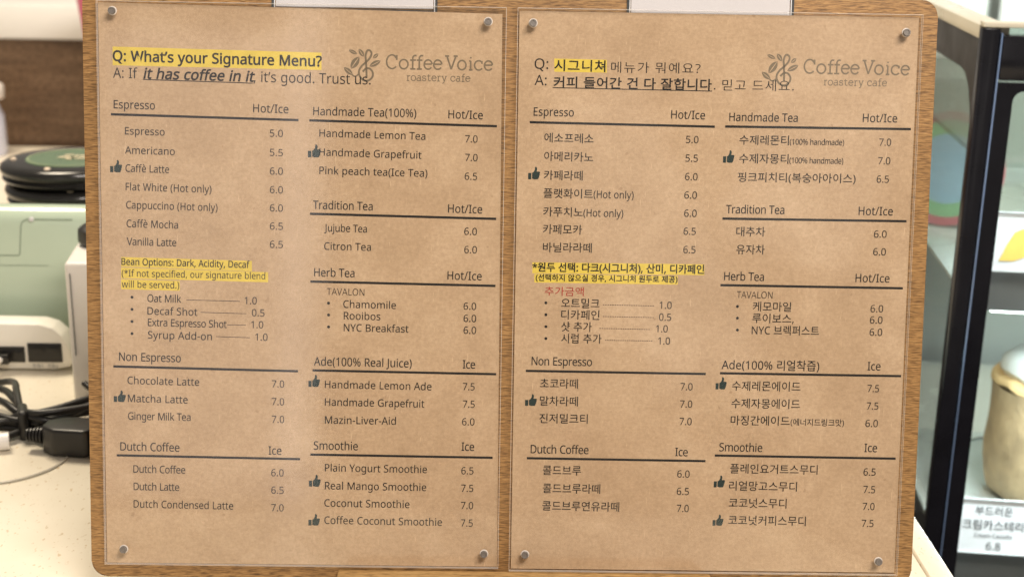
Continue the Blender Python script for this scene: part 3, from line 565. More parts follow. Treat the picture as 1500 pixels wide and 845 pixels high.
몬 920 0$0I0$.C+*.C+*0I )#,>)#+T2++T2+,>.#,>.#-Z0w-Z0w11*311*3-Z-+-Z-+,> *3*c*3&m1*&m1*(V+,(V+,*c
몽 920 0$0O0$.Y+*.Y+*0O -T+2+b*z*Q*C*,)F*Q(H+b&m-T&Y/F&m0V(H0|)F0V*C/F*z -T*L.t*A/h){0()F/h(m.t(K-T(@,4(K+A(m+%)F+A){,4*A )#,d)#+{2++{2+,d.#,d.#-q0w-q0w17*317*3-q-+-q-+,d
무 920 *21+*2-20y-20y1+ 0%0B0%-u+)-u+)0B (~+m(~+(-*+(-*&Y-}&Y-}+(2-+(2-+m
뭐 920 )p1*)p-M.e-M.e1* -n0A-n.6*g.6*g0A )++T+f+X+f&u,_&u,_+[/]+t/W,W-B,H+*,B({,@ .)*i.)*&0A*&0A&X1;&X1;1]0A1]0A*i
미 920 )W0_)W*-.5*-.50_ -?/w-?*q*O*q*O/w 0?1^0?&W18&W181^
믿 920 )S0~)S,[.7,[.70~ -@0:-@-D*J-D*J0: 0@1]0@+t19+t191] *i(N*i&e1R&e1R(N+a(N+a*V1@*V1@+@*i+@
밀 920 )S1+)S,|.7,|.71+ -@0B-@-d*J-d*J0B 0@1^0@,N18,N181^ *i(K*i&c1W&c1W(K+`(K+`)T18)T18+{*g+{*g+80A+80A*7*i*7
바 920 )H0k)H)~.+)~.+0k-30k-3.0*@.0*@0k *@-H-3-H-3*i*@*i /m1^/m&X0f&X0f,u2E,u2E-b0f-b0f1^
보 920 *~.F0-.F0-,T*~,T **0x**+k-++k-+)])#)])#(r2.(r2.)]-~)]-~+k1$+k1$0x0-0x0-/0*~/0*~0x
복 920 *$*e*$)|0&)|0&&X0{&X0{*e +./U/}/U/}.F+..F *61H*6-^-+-^-+,L)#,L)#+c2++c2+,L.#,L.#-^0u-^0u1H/}1H/}0;+.0;+.1H
부 920 *118*1,t0z,t0z180%180%/q+)/q+)18 +)/-0%/-0%-^+)-^ (~+b(~*y-**y-*&X-}&X-}*y2-*y2-+b
브 920 )#)b)#(w2.(w2.)b **0w**+b1$+b1$0w0-0w0-/)*~/)*~0w *~.@0-.@0-,J*~,J
산 920 +N1%+N/l+2.A*>-/({,B)M+Z*T,6+G-*+{.1,T-3-D,G.G+q.r,X-W-A,c.K,F/i,F1% /t1^/t*70m*70m-k2=-k2=.V0m.V0m1^ *V*x*V&m1:&m1:(V+P(V+P*x
샷 920 /t1^/t*t0m*t0m,v2;,v2;-a0m-a0m/02;/02;/v0m/v0m1^ +N1++N0)+2.Z*>-H(|,Z)N+s*T,N+F-B+z.I,S-M-B,c.C,2.p,s-U-Y,c.b,F/},F1+ -?+F-?++,p)n+[(s)z(C*@&]+h((,y(j-j)i.Y(j/l((17&]1X(C/w(s.c)n.7++.7+F
선 920 0C1]0C/<.2/<.2.Q0C.Q0C*.1<*.1<1] +S1%+S/l+6.@*B-,)$,=)Q+U*X,3+J-)+~.3,V-2-E,C.F+k.t,Q-Z-<,h.I,K/i,K1% *n*z*n&m1Q&m1Q(V+g(V+g*z
세 920 0`1^0`&X1U&X1U1^ .[1J.[.&,{.&,{-<.[-<.[(,/O(,/O1J +,0c+,.j*o-)**+U(u*K)N)h*E*R+*+W+U,n,#+a,a*c-S)|.(*b,x+h,8-6+}.m+}0c
소 920 -),,-))_)#)_)#(u2.(u2.)_-|)_-|,, -%0{-%05,N.]+--H)D,g)i+|+<,R,Y-N-R.i.K-N/i,R1=+|1b,g/y-H.V.]-~05-~0{
수 920 -*1=-*0e,U/G+7.E)N-n)p-*+D-R,`.A-V/I.M.A/i-R1<-*1^-n/u.E.V/H.%0e.%1= )#+})#+7-*+7-*&X-}&X-}+72++72++}
숭 920 -T*L.t*A/h){0()G/h(m.t(K-T(@,4(K+A(m+%)G+A){,4*A -*1P-*1&,U/q+9.y)R.K)r-e+E./,`.r-U/r.K.r/f./18-e1V.K/q.y.T/r.$1&.$1P )#,|)#,7-*,7-*+2+M*u*L*>*,)G*Q(I+b&n-T&Z/F&n0V(I0|)G0[*?/Y*u-~+2-~,72+,72+,|
스 920 )#)d)#(y2.(y2.)d -%0y-%03,N.V+-->)F,Y)l+o+>,I,Z-G-R.e.K-G/g,H19+o1`,Y/x->.U.V-~03-~0y
시 920 0?1^0?&W18&W181^ +_0j+_.|+=--*@+Q(z*K)R)a*[*N+Q+],/-&,h+d-]*[.c)s/:*Z-u+],y-3,W.|,W0j
실 920 0@1^0@,K18,K181^ *j(K*j&c1X&c1X(K+`(K+`)Q19)Q19+x*g+x*g+50A+50A*6*j*6 +[1C+[0X+>/5*H.%)*-;)T,S*]-.+P-{,,/$,c.&-U-:.],e/+-K-i.2,s/:,U0X,U1C
아 920 +a0r*D0J)N/7)1-D)N+P*D*=+a)q,}*=-s+P.5-D-s/7,}0J +a0&,S/d--.j-@-D--+y,S+#+a*a*n+#*9+y*%-D*9.j*n/d /m1^/m&X0f&X0f,q2E,q2E-]0f-]0f1^
않 920 +k1**L0j)S/z)4.h)S-T*L,f+k,J-.,f.&-T.E.h.&/z-.0j +k0?,_0--;/U-O.h-;-y,_-F+k-4*w-F*?-y*+.h*?/U*w0- /<*K.>*;-_)j-H)$-_(;.>&k/<&Z09&k0t(;1/)$0t)j09*; /<)j/m)a03)I0?)$03([/m(D/<(;.f(D.D([.8)$.D)I.f)a /t1^/t,]0m,]0m.[2=.[2=/F0m/F0m1^ *(+T*(&q*T&q+>&s,2&}--(7,{(z*z([*z+T .o,E.o+O,h+O,h*k1k*k1k+O/f+O/f,E
액 920 +F1#*60d)H/r)-.])H-G*6,W+F,<,V,W-E-G-a.]-E/r,V0d +F07,/0$,^/L,o.],^-m,/-:+F-&*^-:*/-m)y.]*//L*^0$ *g+,*g*B0V*B0V&X1N&X1N+, .L1K.L+e/@+e/@.>0Y.>0Y+_1N+_1N1]0Y1]0Y/(/@/(/@1K
어 920 +b0&,T/d--.j-@-D--+y,T+#+b*a*p+#*<+y*)-D*<.j*p/d 0D1^0D-m.3-m-j/J,v0O+b0r*F0J)Q/7)4-D)Q+P*F*=+b)q,x*:-l+C.3-)0D-)0D&W1<&W1<1^
얼 920 +h0T,]0B-8/m-L/$-8.7,]-b+h-O*s-b*;.7*&/$*;/m*s0B +h1>*I1#)P06)2/$)P-o*I-%+h,f,|,|-q-^.>._0C._0C,S1;,S1;1^0C1^0C/H.>/H-q0G,{1) *n(M*n&e1^&e1^(M+f(M+f)U1;)U1;+|*l+|*l+90C+90C*:*n*:
에 920 0`1^0`&X1U&X1U1^ +;/y+z/[,H.d,V-?,H+u+z*}+;*`*X*}*0+u)}-?*0.d*X/[ +;0l*00D)G/2)/-?)G+K*0*8+;)l,C*4-,+<-H,|.`,|.`(,/T(,/T1J.`1J.`-f-H-f-*/E,B0I
연 920 +h03,[/z-8/D-L.N-8-X,[,~+h,j*s,~*;-X*&.N*;/D*s/z 0C/?0C-`.6-`.A.N.5/? +h0~*I0a)Q/k)2.N)Q-3*I,=+h+{,V,*-:,G-m,v0C,v0C*61<*61<1]0C1]0C0)-l0)-:0V,U0t *r*|*r&m1U&m1U(V+j(V+j*|
예 920 0`1^0`&X1U&X1U1^ +;/y+{/[,H.d,W-?,H+u+{*}+;*`*W*}*/+u)|-?*/.d*W/[ .b.L.b,1-A,1-I-?-A.L +;0l*00D)G/2)/-?)G+K*0*8+;)l,()},b*R-/+F.b+F.b(,/V(,/V1J.b1J.b/6-0/6,b0*,(0Z
오 920 -T09.|0#/y/B0?.C/y-B.|,b-T,L,.,b+1-B*k.C+1/B,.0# )#)^)#(s2.(s2.)^-~)^-~+f/`,00k-&15.C1$/90R/{/g0R.g0r-T0},C0r+B0R*W/{**/9)u.C*?-&+I,0-++f-+)^
요 920 -T0<.|0&/z/G0?.I/z-K.|,l-T,V,-,l+0-K*k.I+0/G,-0& -T1#,C0t+B0U*V0#**/=)u.I*)-X*R,t+9,C+9)^)#)^)#(s2.(s2.)^/s)^/s,D0X,u1&-X15.I1$/=0R0#/h0U.g0t ,1)^,1,#-T+p.z,#.z)^
우 920 -S19+c0|*M06*$/%*M-r+c-,-S,o/E-,0Z-r1(/%0Z06/E0| -S0P.t0@/k/m0-/%/k.:.t-h-S-W,4-h+=.:*{/%+=/m,40@ (~+t(~+.-*+.-*&X-}&X-}+.2-+.2-+t
운 920 -T1F+b10*M0K*$/D*M.=+b-Y-T-C/H-Y0[.=1)/D0[0K/H10 -T0^.t0O/i0&0+/D/i.c.t.;-T.-,6.;+@.c*~/D+@0&,60O (~,T(~+k-2+k-2)h.,)h.,+k2-+k2-,T *2*g*2&m1,&m1,(W++(W++*g
원 920 ,718*x1#*)0G)h/N*).U*x-y,7-f-Q-y.E.U.b/N.E0G-Q1# ,70T-&0H-Z0&-m/N-Z.w-&.U,7.I+F.U*n.w*[/N*n0&+F0H )*,8+q,<+q*B,j*B,j,A/P,[/J-=-7-,*}-#(z,} .;+c.;+%0?+%0?)~18)~181]0?1]0?+c *E*g*E&m1N&m1N(V+>(V+>*g
유 920 -S19+c0|*M06*$/&*M-t+c-/-S,r/E-/0Z-t1(/&0Z06/E0| -S0P.t0@/k/n0-/&/k.<.t-k-S-Z,4-k+=.<*{/&+=/n,40@ (~+w(~+2+B+2+B&X,=&X,=+2.l+2.l&X/f&X/f+22-+22-+w
으 920 -T0~,D0s+D0Q*X/w**/1)u.8**->*X,S+D+z,D+X-T+L.e+X/f+z0Q,S1$->15.81$/10Q/w/f0Q.e0s -T0:.{/~/y/=0?.8/y-2.{,M-T,6,.,M+0-2*j.8+0/=,./~ )#)b)#(w2.(w2.)b
이 920 0?1^0?&W18&W181^ +x0r*Z0J)d/7)E-D)d+P*Z*=+x)q-9*=.0+P.N-D.0/7-90J +x0&,l/d-E.j-X-D-E+y,l+#+x*a+)+#*N+y*;-D*N.j+)/d
인 920 0@1]0@*>19*>191] +q0x*Q0Z)W/g)8.M)W-3*Q,?+q+}-5,?./-3.N.M.//g-50Z +q0/,f/w-B/A-W.M-B-Y,f-#+q,l*|-#*D-Y*/.M*D/A*|/w *k+&*k&m1U&m1U(V+d(V+d+&
일 920 +o1<*O0})W06)8/&)W-t*O--+o,n-2--.+-t.I/&.+06-20} +o0Q,d0@-?/m-S/&-?.<,d-i+o-W*z-i*C.<*//&*C/m*z0@ 0@1^0@,P19,P191^ *j(M*j&e1X&e1X(M+`(M+`)V19)V19+~*g+~*g+;0A+;0A*:*j*:
자 920 )50Z)5/p+O/p+O.W+.,q*2+?(p*:)F)R*L*@+A+M+z,p,U+W-H*Q.L)i.|*P-`+Q,g,{,G.W,G/p.[/p.[0Z /m1^/m&X0f&X0f,m2E,m2E-X0f-X0f1^
잘 920 )81*)80A+N0A+N0(+1.m*;-j(w-,)E,E*P,u+D-a+z.`,T-l-F-,.K,].s-C-W-},d.x,G0),G0A.Z0A.Z1* /t1^/t,M0m,M0m.c2=.c2=/L0m/L0m1^ *L(H*L&b12&b12(H+C(H+C)V0m)V0m+}*J+}*J+;/u+;/u*9*L*9
저 920 .5-}.5-80C-80C&W1<&W1<1^0C1^0C-} )>0Z)>/q+U/q+U.c+5,w*:+C(w*>)N)V*U*E+I+T,%,z,]+]-P*T.V)j/-*Q-k+R,p-$,O.c,O/q.h/q.h0Z
전 920 0C1]0C.r.A.r.A.-0C.-0C*;1<*;1<1] *r*w*r&m1U&m1U(V+j(V+j*w )A0n)A0)+V0)+V/W+9.5*C-()&,=)R+T*Z,/+M,~,&.(,Z-,-J,@.M+j.x,Q-_-9,m.@,P/W,P0).c0).c0n
제 920 0_1^0_&X1S&X1S1^ .^1H.^.%,}.%,}-<.^-<.^(-/Q(-/Q1H )20M)2/d+)/d+).l*m,~*)+I(t*=)L)Y*C*F+(+N+R,i+}+W,_*W-S)o.+*R,w+Y,5-++z.l+z/d-h/d-h0M
즙 920 *1+Y*1&e0v&e0v+Y/~+Y/~*M+)*M+)+Y +))h/~)h/~(M+)(M )#,~)#,:2+,:2+,~ )p19)p0P,z0P,I/Q+2.j)P.F)o-_+I.$,d.c-T/`.F.c/b.$1;-_1Y.F/y.j.b/Q.00P1;0P1;19
지 920 0?1^0?&X18&X181^ )A0Z)A/p+`/p+`.W+>,p*B+>)#*:)T)R*[*?+R+L,0,o,j+T-`*P.i)i/<*P-w+M,{,v,Y.W,Y/p.y/p.y0Z
진 920 0@1]0@*<19*<191] )F0m)F0(+b0(+b/Q+D.1*N-#)0,9)[+R*e,,+X,y,3-},i-$-[,:.b+e/1,K-o-1,y.7,[/Q,[0(.t0(.t0m *k*{*k&m1U&m1U(V+d(V+d*{
징 920 0@1]0@+W19+W191] -v+B,-+.*z*M*T)K*z(I,-&j-v&U/d&j0r(I1<)K0r*M/d+. -v*Z/7*M0)**0D)K0)(m/7(I-v(<,Y(I+i(m+M)K+i**,Y*M )F0q)F0,+b0,+b/m+D.J*O-=)1,R)]+k*f,E+X-7,3.=,j-A-],W.b,(/1,j-o-N,y.S,[/m,[0,.t0,.t0q
차 920 +K1L+K/u)4/u)4/1+L/1+L.F+.,c*7+9(v*9)J)S*O*<+A+A+w,[,N+I-=*I.=)e.m*I-S+H,`,l,C.F,C/1.X/1.X/u,D/u,D1L /m1^/m&X0f&X0f,g2E,g2E-R0f-R0f1^
착 920 *<*}*<*8/t*8/t&W0m&W0m*} +R1a+R0H)=0H)=/`+R/`+R/L+5.3*A-/)$,K)N+e*U,9+H-$+}-~,V---G,F.K+u.t,]-Y-=,g.<,J/L,J/`._/`._0H,K0H,K1a /t1^/t+Q0m+Q0m.42=.42=.{0m.{0m1^
처 920 .5-Z.5,q0C,q0C&W1<&W1<1^0C1^0C-Z +V1L+V/u)>/u)>/1+V/1+V.F+8,c*B+9)%*9)T)S*Y*<+K+B,%,^,[+H-O*H.T)d/(*I-f+F,n,j,N.F,N/1.d/1.d/u,O/u,O1L
쳐 920 .@,D.@+Z0C+Z0C&W1;&W1;1^0C1^0C.M.@.M.@-c0C-c0C,D +V1L+V/u)>/u)>/1+V/1+V.F+8,c*B+9)%*9)T)S*Y*<+K+B,%,],[+H-N*G.S)c/(*H-f+E,n,j,N.F,N/1.d/1.d/u,O/u,O1L
초 920 -,+u-,)[)#)[)#(q2.(q2.)[.#)[.#+u -,1J-,0()q0()q/>-+/>,X-u+>,q)Q,<)r+U+G,#,a,k-U-s.J,k/d,#19+U1Y,</m,q.R-u.$/>1:/>1:0(.#0(.#1J
추 920 )#+V)#*l-+*l-+&W-~&W-~*l2+*l2++V -+1^-+0G)t0G)t/_-+/_,W.O+=-V)W-))v,A+G,f,`-K-U.I.J-L/b,g13,A1Q-)/l-W.Q.O.#/_16/_160G-~0G-~1^
치 920 0?1^0?&X18&X181^ +k1L+k/u)M/u)M/1+l/1+l.F+L,b*S+8)5*9)d)S*k*;+`+A,;,],t+G-i*H.o)d/B*I-~+D-(,h,d.F,d/1.~/1.~/u,d/u,d1L
카 920 )_0Y)_/p-:/p,z.,)0-o)=-$,`-B+t,**d*y),)z)Z)9+M*I,j+i-Z-;.&.t.30Y /m1^/m&Y0f&Y0f,l2A,l2A-V0f-V0f1^
커 920 )U0Y)U/p-2/p,q.+)&-o)6-%,V-B+j,**Z*y)$)z)S)9+D*I,_+i-P-;-y.t.*0Y .&-Z.&,p0C,p0C&X1;&X1;1^0C1^0C-Z
케 920 0`1^0`&X1T&X1T1^ .W1E.W-a-#-a-9.W-D/Q-G0L)T0L)T/c,P/c,9..)(-v)4--+}-F+C,:*F+8))*A)X)a*}*^,$+f,e,w.W,w.W(,/K(,/K1E
코 920 *,0`*,/v0+/v0+/d0).9)m-})z-40$-T/`+10W+(0r,u0|.I0}/d0}0` ,T,@,T)e)#)e)#(z2+(z2+)e-L)e-L,@
콜 920 *+1B*+0Z0(0Z0&/k)p/Y){.q/~/0/n-w0g-r0u.}0z/w0{0d0{1B ,c.N,c-<)$-<)$,T2*,T2*-<-[-<-[.N */(M*/&g17&g17(M+%(M+%)G0w)G0w+c*-+c*-*}0$*}0$***/**
크 920 )#)h)#(}2+(}2+)h *,0[*,/r0*/r0*/F0(-o)n-V)z,m0$-//]*W0U*O0q,B0{-w0|/F0|0[
택 920 *g+$*g*;0V*;0V&X1N&X1N+$ )K0v)K,)**,)+P,+,a,2-m,B-d-,,b,x+Z,q*A,o*A.4-6.4-6.v*A.v*A01-@01-@0v .E1K.E+Z/9+Z/9.;0Y.;0Y+T1N+T1N1]0Y1]0Y/$/9/$/91K
테 920 0_1^0_&X1T&X1T1^ .]1H.]-o-4-o-4-*.]-*.](-/P(-/P1H )F0J)F)~*$)~+I*$,W*+-b*;-Y+$*;*h*;,},^,},^-d*;-d*;/b--/b--0J
트 920 )#)_)#(t2.(t2.)_ *30j*3+N1*+N1*,7+-,7+--l0h-l0h.T+-.T+-0$0|0$0|0j
티 920 0A1^0A&X1:&X1:1^ )^0f)^*#*K*#,5*%-g*//<*A/3++-d*t,8*k*U*i*U-2.0-2.0-v*U-v*U/{.Q/{.Q0f
퍼 920 )%*)*y*+-(*5/1*J/,+--_*|-_/o.k/o.k0X)90X)9/o*:/o*:*q(x*p +1/o,i/o,i*x+1*s .K-q.K-,0D-,0D&X1<&X1<1^0D1^0D-q
페 920 0c1^0c&X1X&X1X1^ .h1G.h-n-G-n-G,~.h,~.h(./](./]1G )#*)*R*+,<*4-|*H-v++,r*|,r/Z-b/Z-b0D)-0D)-/Z)x/Z)x*q(u*p *j/Z,#/Z,#*w*j*r
푸 920 )u-X)u,p15,p15-X/e-X/e0@190@191*)r1*)r0@+E0@+E-X ,>0@.m0@.m-X,>-X (~+b(~*w-+*w-+&Y-~&Y-~*w2-*w2-+b
프 920 )#)_)#(s2.(s2.)_ )o,F)o+^19+^19,F/c,F/c/s1;/s1;0])m0])m/s+D/s+D,F ,=/s.k/s.k,F,=,F
플 920 )#-2)#,I2+,I2+-2 )t.d)t-~14-~14.d/d.d/d0[170[171A)q1A)q0[+D0[+D.d ,=0[.k0[.k.d,=.d */(H*/&c17&c17(H+%(H+%)A0w)A0w+T*-+T*-*q0$*q0$)~*/)~
피 920 0A1^0A&X1:&X1:1^ ),**+,*,->*5/Q*L/L+0-o*}-o/m.y/m.y0V):0V):/m*D/m*D*r(~*q +:/m,x/m,x*y+:*s
핑 920 0@1]0@+N19+N191] -x+:,.+&*|*I*V)K*|(L,.&n-x&Z/g&n0u(L1?)K0u*I/g+& -x*S/:*G0+*%0F)K0+(p/:(M-x(A,Z(M+j(p+N)K+j*%,Z*G )=,5+2,7-<,@/G,V/A-:-q---q0$.q0$.q0j)L0j)L0$*K0$*K,|)3,{ +A0$,{0$,{-(+A,}
하 920 +{.L*c.1)o-B)Q,0)o*x*c*/+{)o-7*/.+*x.H,0.+-B-7.1 +{-b,j-O-@,y-S,0-@+B,j*l+{*Y+1*l*Y+B*F,0*Y,y+1-O /n1^/n&X0f&X0f,g2E,g2E-Q0f-Q0f1^ +O1R+O0%(z0%(z/<.s/<.s0%,H0%,H1R
합 920 *O+C*O&e0m&e0m+C/t+C/t*>+G*>+G+C +G)W/t)W/t(M+G(M +~/G*f/3)t.W)X-^)t,d*f,,+~+s-:,,.,,d.G-^.,.W-:/3 +~.c,l.V-A.5-R-^-A-*,l,d+~,W+5,d*`-**N-^*`.5+5.V /t1^/t+l0m+l0m.>2=.>2=/*0m/*0m1^ +T1f+T0Z)%0Z)%/r.{/r.{0Z,M0Z,M1f
화 920 ,*.E,q.8-E-o-V-8-E,],q,9,*,,+=,9*i,]*W-8*i-o+=.8 ,*/,*o.r*#.6)d-8)y,C*Y+f+Z+H+Z*?(t*<)%)P*z)R-,)]/>)v/8*X,S*B,S+H-S+e.5,B.K-8.0.6-?.r /o1^/o&X0h&X0h,Y2@,Y2@-E0h-E0h1^ +Z1[+Z0I))0I))/a/)/a/)0I,S0I,S1[
'''
ALPHA = ''.join(chr(c) for c in range(35, 127) if chr(c) not in '\\"\'')
ENGLISH = {
 'text': [
  ('tb', 'Q: What’s your Signature Menu?', -209.46, 279.07, 109.49, 7.45, -0.01),
  ('t', 'A: If', -209.59, 270.25, 12.83, 7.47, -0.0112),
  ('ti', 'it has coffee in it', -193.57, 270.16, 57.65, 7.48, -0.0125),
  ('t', ', it’s good. Trust us.', -135.75, 269.33, 61.71, 7.49, -0.0066),
  ('h', 'Espresso', -209.47, 254.3, 21.66, 6.08, -0.0149),
  ('h', 'Hot/Ice', -136.0, 253.46, 18.56, 6.09, -0.0149),
  ('i', 'Espresso', -203.73, 240.71, 20.88, 5.46, -0.0152),
  ('p', '5.0', -127.28, 240.75, 6.9, 5.25, -0.0152),
  ('i', 'Americano', -203.87, 230.6, 26.29, 5.47, -0.0154),
  ('p', '5.5', -127.3, 230.62, 6.91, 5.26, -0.0154),
  ('i', 'Caffè Latte', -203.72, 221.04, 23.08, 5.49, -0.0156),
  ('p', '6.0', -127.33, 220.8, 6.92, 5.28, -0.0156),
  ('i', 'Flat White (Hot only)', -203.78, 211.28, 45.44, 5.5, -0.0158),
  ('p', '6.0', -127.36, 210.94, 6.93, 5.29, -0.0158),
  ('i', 'Cappuccino (Hot only)', -203.66, 201.63, 48.48, 5.52, -0.016),
  ('p', '6.0', -127.39, 201.24, 6.94, 5.31, -0.016),
  ('i', 'Caffè Mocha', -203.54, 191.71, 27.27, 5.54, -0.0163),
  ('p', '6.5', -127.41, 191.55, 6.95, 5.32, -0.0162),
  ('i', 'Vanilla Latte', -203.53, 182.11, 26.26, 5.55, -0.0114),
  ('p', '6.5', -127.44, 181.79, 6.96, 5.34, -0.0114),
  ('nb', 'Bean Options: Dark, Acidity, Decaf', -206.55, 171.53, 68.22, 4.98, -0.0099),
  ('n', '(*If not specified, our signature blend', -206.49, 165.3, 76.56, 4.99, -0.0055),
  ('n', 'will be served.)', -206.57, 159.42, 30.64, 5.0, -0.007),
  ('i', 'Oat Milk', -192.97, 151.81, 17.99, 5.6, -0.0121),
  ('p', '1.0', -141.01, 151.39, 6.51, 5.39, -0.0121),
  ('dash', '', -172.12, 153.15, -143.6, 152.79),
  ('i', 'Decaf Shot', -193.05, 144.99, 26.7, 5.61, -0.0122),
  ('p', '0.5', -137.17, 144.87, 6.77, 5.4, -0.0122),
  ('dash', '', -164.66, 146.58, -140.02, 146.16),
  ('i', 'Extra Espresso Shot', -192.87, 138.82, 42.17, 5.62, -0.0123),
  ('p', '1.0', -137.56, 138.42, 6.48, 5.41, -0.0123),
  ('dash', '', -150.4, 139.98, -140.41, 139.97),
  ('i', 'Syrup Add-on', -192.96, 132.0, 34.3, 5.63, -0.0125),
  ('p', '1.0', -135.39, 131.74, 6.6, 5.42, -0.0125),
  ('dash', '', -156.45, 133.56, -138.24, 133.18),
  ('h', 'Non Espresso', -208.56, 119.76, 33.13, 6.32, -0.0127),
  ('i', 'Chocolate Latte', -204.2, 107.15, 38.56, 5.67, -0.013),
  ('p', '7.0', -126.58, 106.34, 6.66, 5.46, -0.013),
  ('i', 'Matcha Latte', -204.18, 97.32, 32.21, 5.69, -0.0132),
  ('p', '7.0', -126.61, 96.64, 6.67, 5.47, -0.0132),
  ('i', 'Ginger Milk Tea', -204.21, 87.61, 33.73, 5.7, -0.0079),
  ('p', '7.0', -126.63, 86.92, 6.68, 5.49, -0.0079),
  ('h', 'Dutch Coffee', -208.61, 70.59, 31.96, 6.41, -0.0083),
  ('h', 'Ice', -128.42, 69.37, 6.99, 6.42, -0.0083),
  ('i', 'Dutch Coffee', -201.72, 58.47, 28.1, 5.75, -0.0085),
  ('p', '6.0', -127.0, 57.42, 6.71, 5.53, -0.0085),
  ('i', 'Dutch Latte', -201.7, 48.81, 24.69, 5.77, -0.0087),
  ('p', '6.5', -127.03, 47.74, 6.72, 5.55, -0.0087),
  ('i', 'Dutch Condensed Latte', -201.83, 39.08, 54.08, 5.78, -0.0089),
  ('p', '7.0', -127.06, 37.99, 6.73, 5.56, -0.0089),
  ('h', 'Handmade Tea(100%)', -104.28, 252.43, 54.42, 6.09, -0.0056),
  ('h', 'Hot/Ice', -32.82, 251.94, 18.25, 6.1, -0.0149),
  ('i', 'Handmade Lemon Tea', -101.05, 241.17, 56.12, 5.47, -0.0151),
  ('p', '7.0', -23.8, 239.45, 6.6, 5.26, -0.0152),
  ('i', 'Handmade Grapefruit', -101.04, 231.18, 54.17, 5.48, -0.0154),
  ('p', '7.0', -23.68, 229.62, 6.61, 5.28, -0.0154),
  ('i', 'Pink peach tea(Ice Tea)', -101.03, 221.46, 57.37, 5.5, -0.0118),
  ('p', '6.5', -23.81, 219.66, 6.66, 5.29, -0.0118),
  ('i', 'Jujube Tea', -98.45, 191.0, 22.77, 5.55, -0.0124),
  ('p', '6.0', -23.67, 190.3, 6.76, 5.34, -0.0124),
  ('i', 'Citron Tea', -98.44, 181.2, 24.99, 5.56, -0.0088),
  ('p', '6.0', -23.55, 180.52, 6.77, 5.35, -0.0088),
  ('i', 'Chamomile', -88.14, 150.15, 28.26, 5.61, -0.0094),
  ('p', '6.0', -23.54, 150.05, 6.76, 5.4, -0.0094),
  ('i', 'Rooibos', -87.86, 143.87, 19.66, 5.62, -0.0095),
  ('p', '6.0', -23.46, 143.46, 6.77, 5.41, -0.0095),
  ('i', 'NYC Breakfast', -87.84, 137.42, 34.82, 5.63, -0.0069),
  ('p', '6.0', -23.38, 137.0, 6.77, 5.42, -0.0068),
  ('i', 'Handmade Lemon Ade', -97.93, 106.36, 57.56, 5.68, -0.0075),
  ('p', '7.5', -23.42, 106.25, 6.43, 5.47, -0.0075),
  ('i', 'Handmade Grapefruit', -97.91, 96.77, 53.75, 5.7, -0.0077),
  ('p', '7.5', -23.3, 96.68, 6.44, 5.48, -0.0077),
  ('i', 'Mazin-Liver-Aid', -97.9, 86.89, 38.46, 5.72, -0.0046),
  ('p', '6.0', -23.59, 86.93, 6.75, 5.5, -0.0046),
  ('i', 'Plain Yogurt Smoothie', -97.86, 60.49, 55.48, 5.76, -0.0051),
  ('p', '6.5', -23.63, 59.85, 6.59, 5.54, -0.0052),
  ('i', 'Real Mango Smoothie', -97.84, 50.54, 55.15, 5.78, -0.0053),
  ('p', '7.5', -23.63, 50.11, 6.6, 5.56, -0.0053),
  ('i', 'Coconut Smoothie', -98.13, 40.91, 46.39, 5.79, -0.0055),
  ('p', '7.0', -23.62, 40.5, 6.64, 5.57, -0.0055),
  ('i', 'Coffee Coconut Smoothie', -98.11, 31.29, 64.22, 5.81, -0.0057),
  ('p', '7.5', -23.58, 30.72, 6.54, 5.59, -0.0057),
  ('h', 'Tradition Tea', -104.39, 202.9, 31.74, 6.18, -0.0122),
  ('h', 'Hot/Ice', -32.45, 202.04, 18.23, 6.19, -0.0122),
  ('h', 'Herb Tea', -103.75, 166.81, 21.56, 6.25, -0.0091),
  ('h', 'Hot/Ice', -32.35, 166.17, 18.36, 6.26, -0.0091),
  ('h', 'Ade(100% Real Juice)', -103.83, 118.6, 52.65, 6.33, -0.0072),
  ('h', 'Ice', -23.56, 118.11, 6.68, 6.35, -0.0072),
  ('h', 'Smoothie', -103.95, 72.48, 23.93, 6.42, -0.0049),
  ('h', 'Ice', -23.68, 72.89, 6.87, 6.43, -0.0049),
  ('s', 'TAVALON', -96.98, 156.97, 20.13, 5.16, -0.0093),
  ('bullet', '', -201.22, 154.16),
  ('bullet', '', -201.31, 147.64),
  ('bullet', '', -201.39, 141.06),
  ('bullet', '', -201.48, 134.51),
  ('bullet', '', -96.05, 152.51),
  ('bullet', '', -96.04, 146.12),
  ('bullet', '', -96.03, 139.68),
 ],
 'rule': [
  (-211.06, 251.17, -112.07, 249.69),
  (-211.76, 116.59, -112.47, 115.31),
  (-210.64, 67.88, -111.32, 67.06),
  (-106.44, 249.67, -6.99, 248.18),
  (-106.06, 200.29, -6.67, 199.07),
  (-105.8, 164.02, -6.54, 163.12),
  (-104.6, 115.91, -5.43, 115.18),
  (-105.76, 69.66, -6.72, 69.17),
 ],
 'thumb': [
  (-211.88, 220.66, -205.44, 227.22),
  (-211.75, 97.22, -205.16, 103.55),
  (-107.16, 230.22, -100.22, 237.04),
  (-106.84, 106.87, -100.55, 113.61),
  (-106.57, 51.88, -100.08, 58.56),
  (-106.83, 30.23, -100.47, 36.68),
 ],
 'high': [
  ([-209.75, 276.76], [-99.98, 276.09], [-99.99, 285.16], [-209.6, 286.48]),
  ([-206.82, 170.54], [-137.07, 169.0], [-137.04, 174.61], [-206.74, 175.7]),
  ([-206.91, 164.3], [-128.4, 163.25], [-128.39, 168.65], [-206.82, 170.06]),
  ([-206.99, 158.42], [-175.69, 157.96], [-175.64, 163.29], [-206.91, 163.82]),
 ],
 'under': [
  (-193.94, 269.62, -136.15, 268.61),
 ],
}
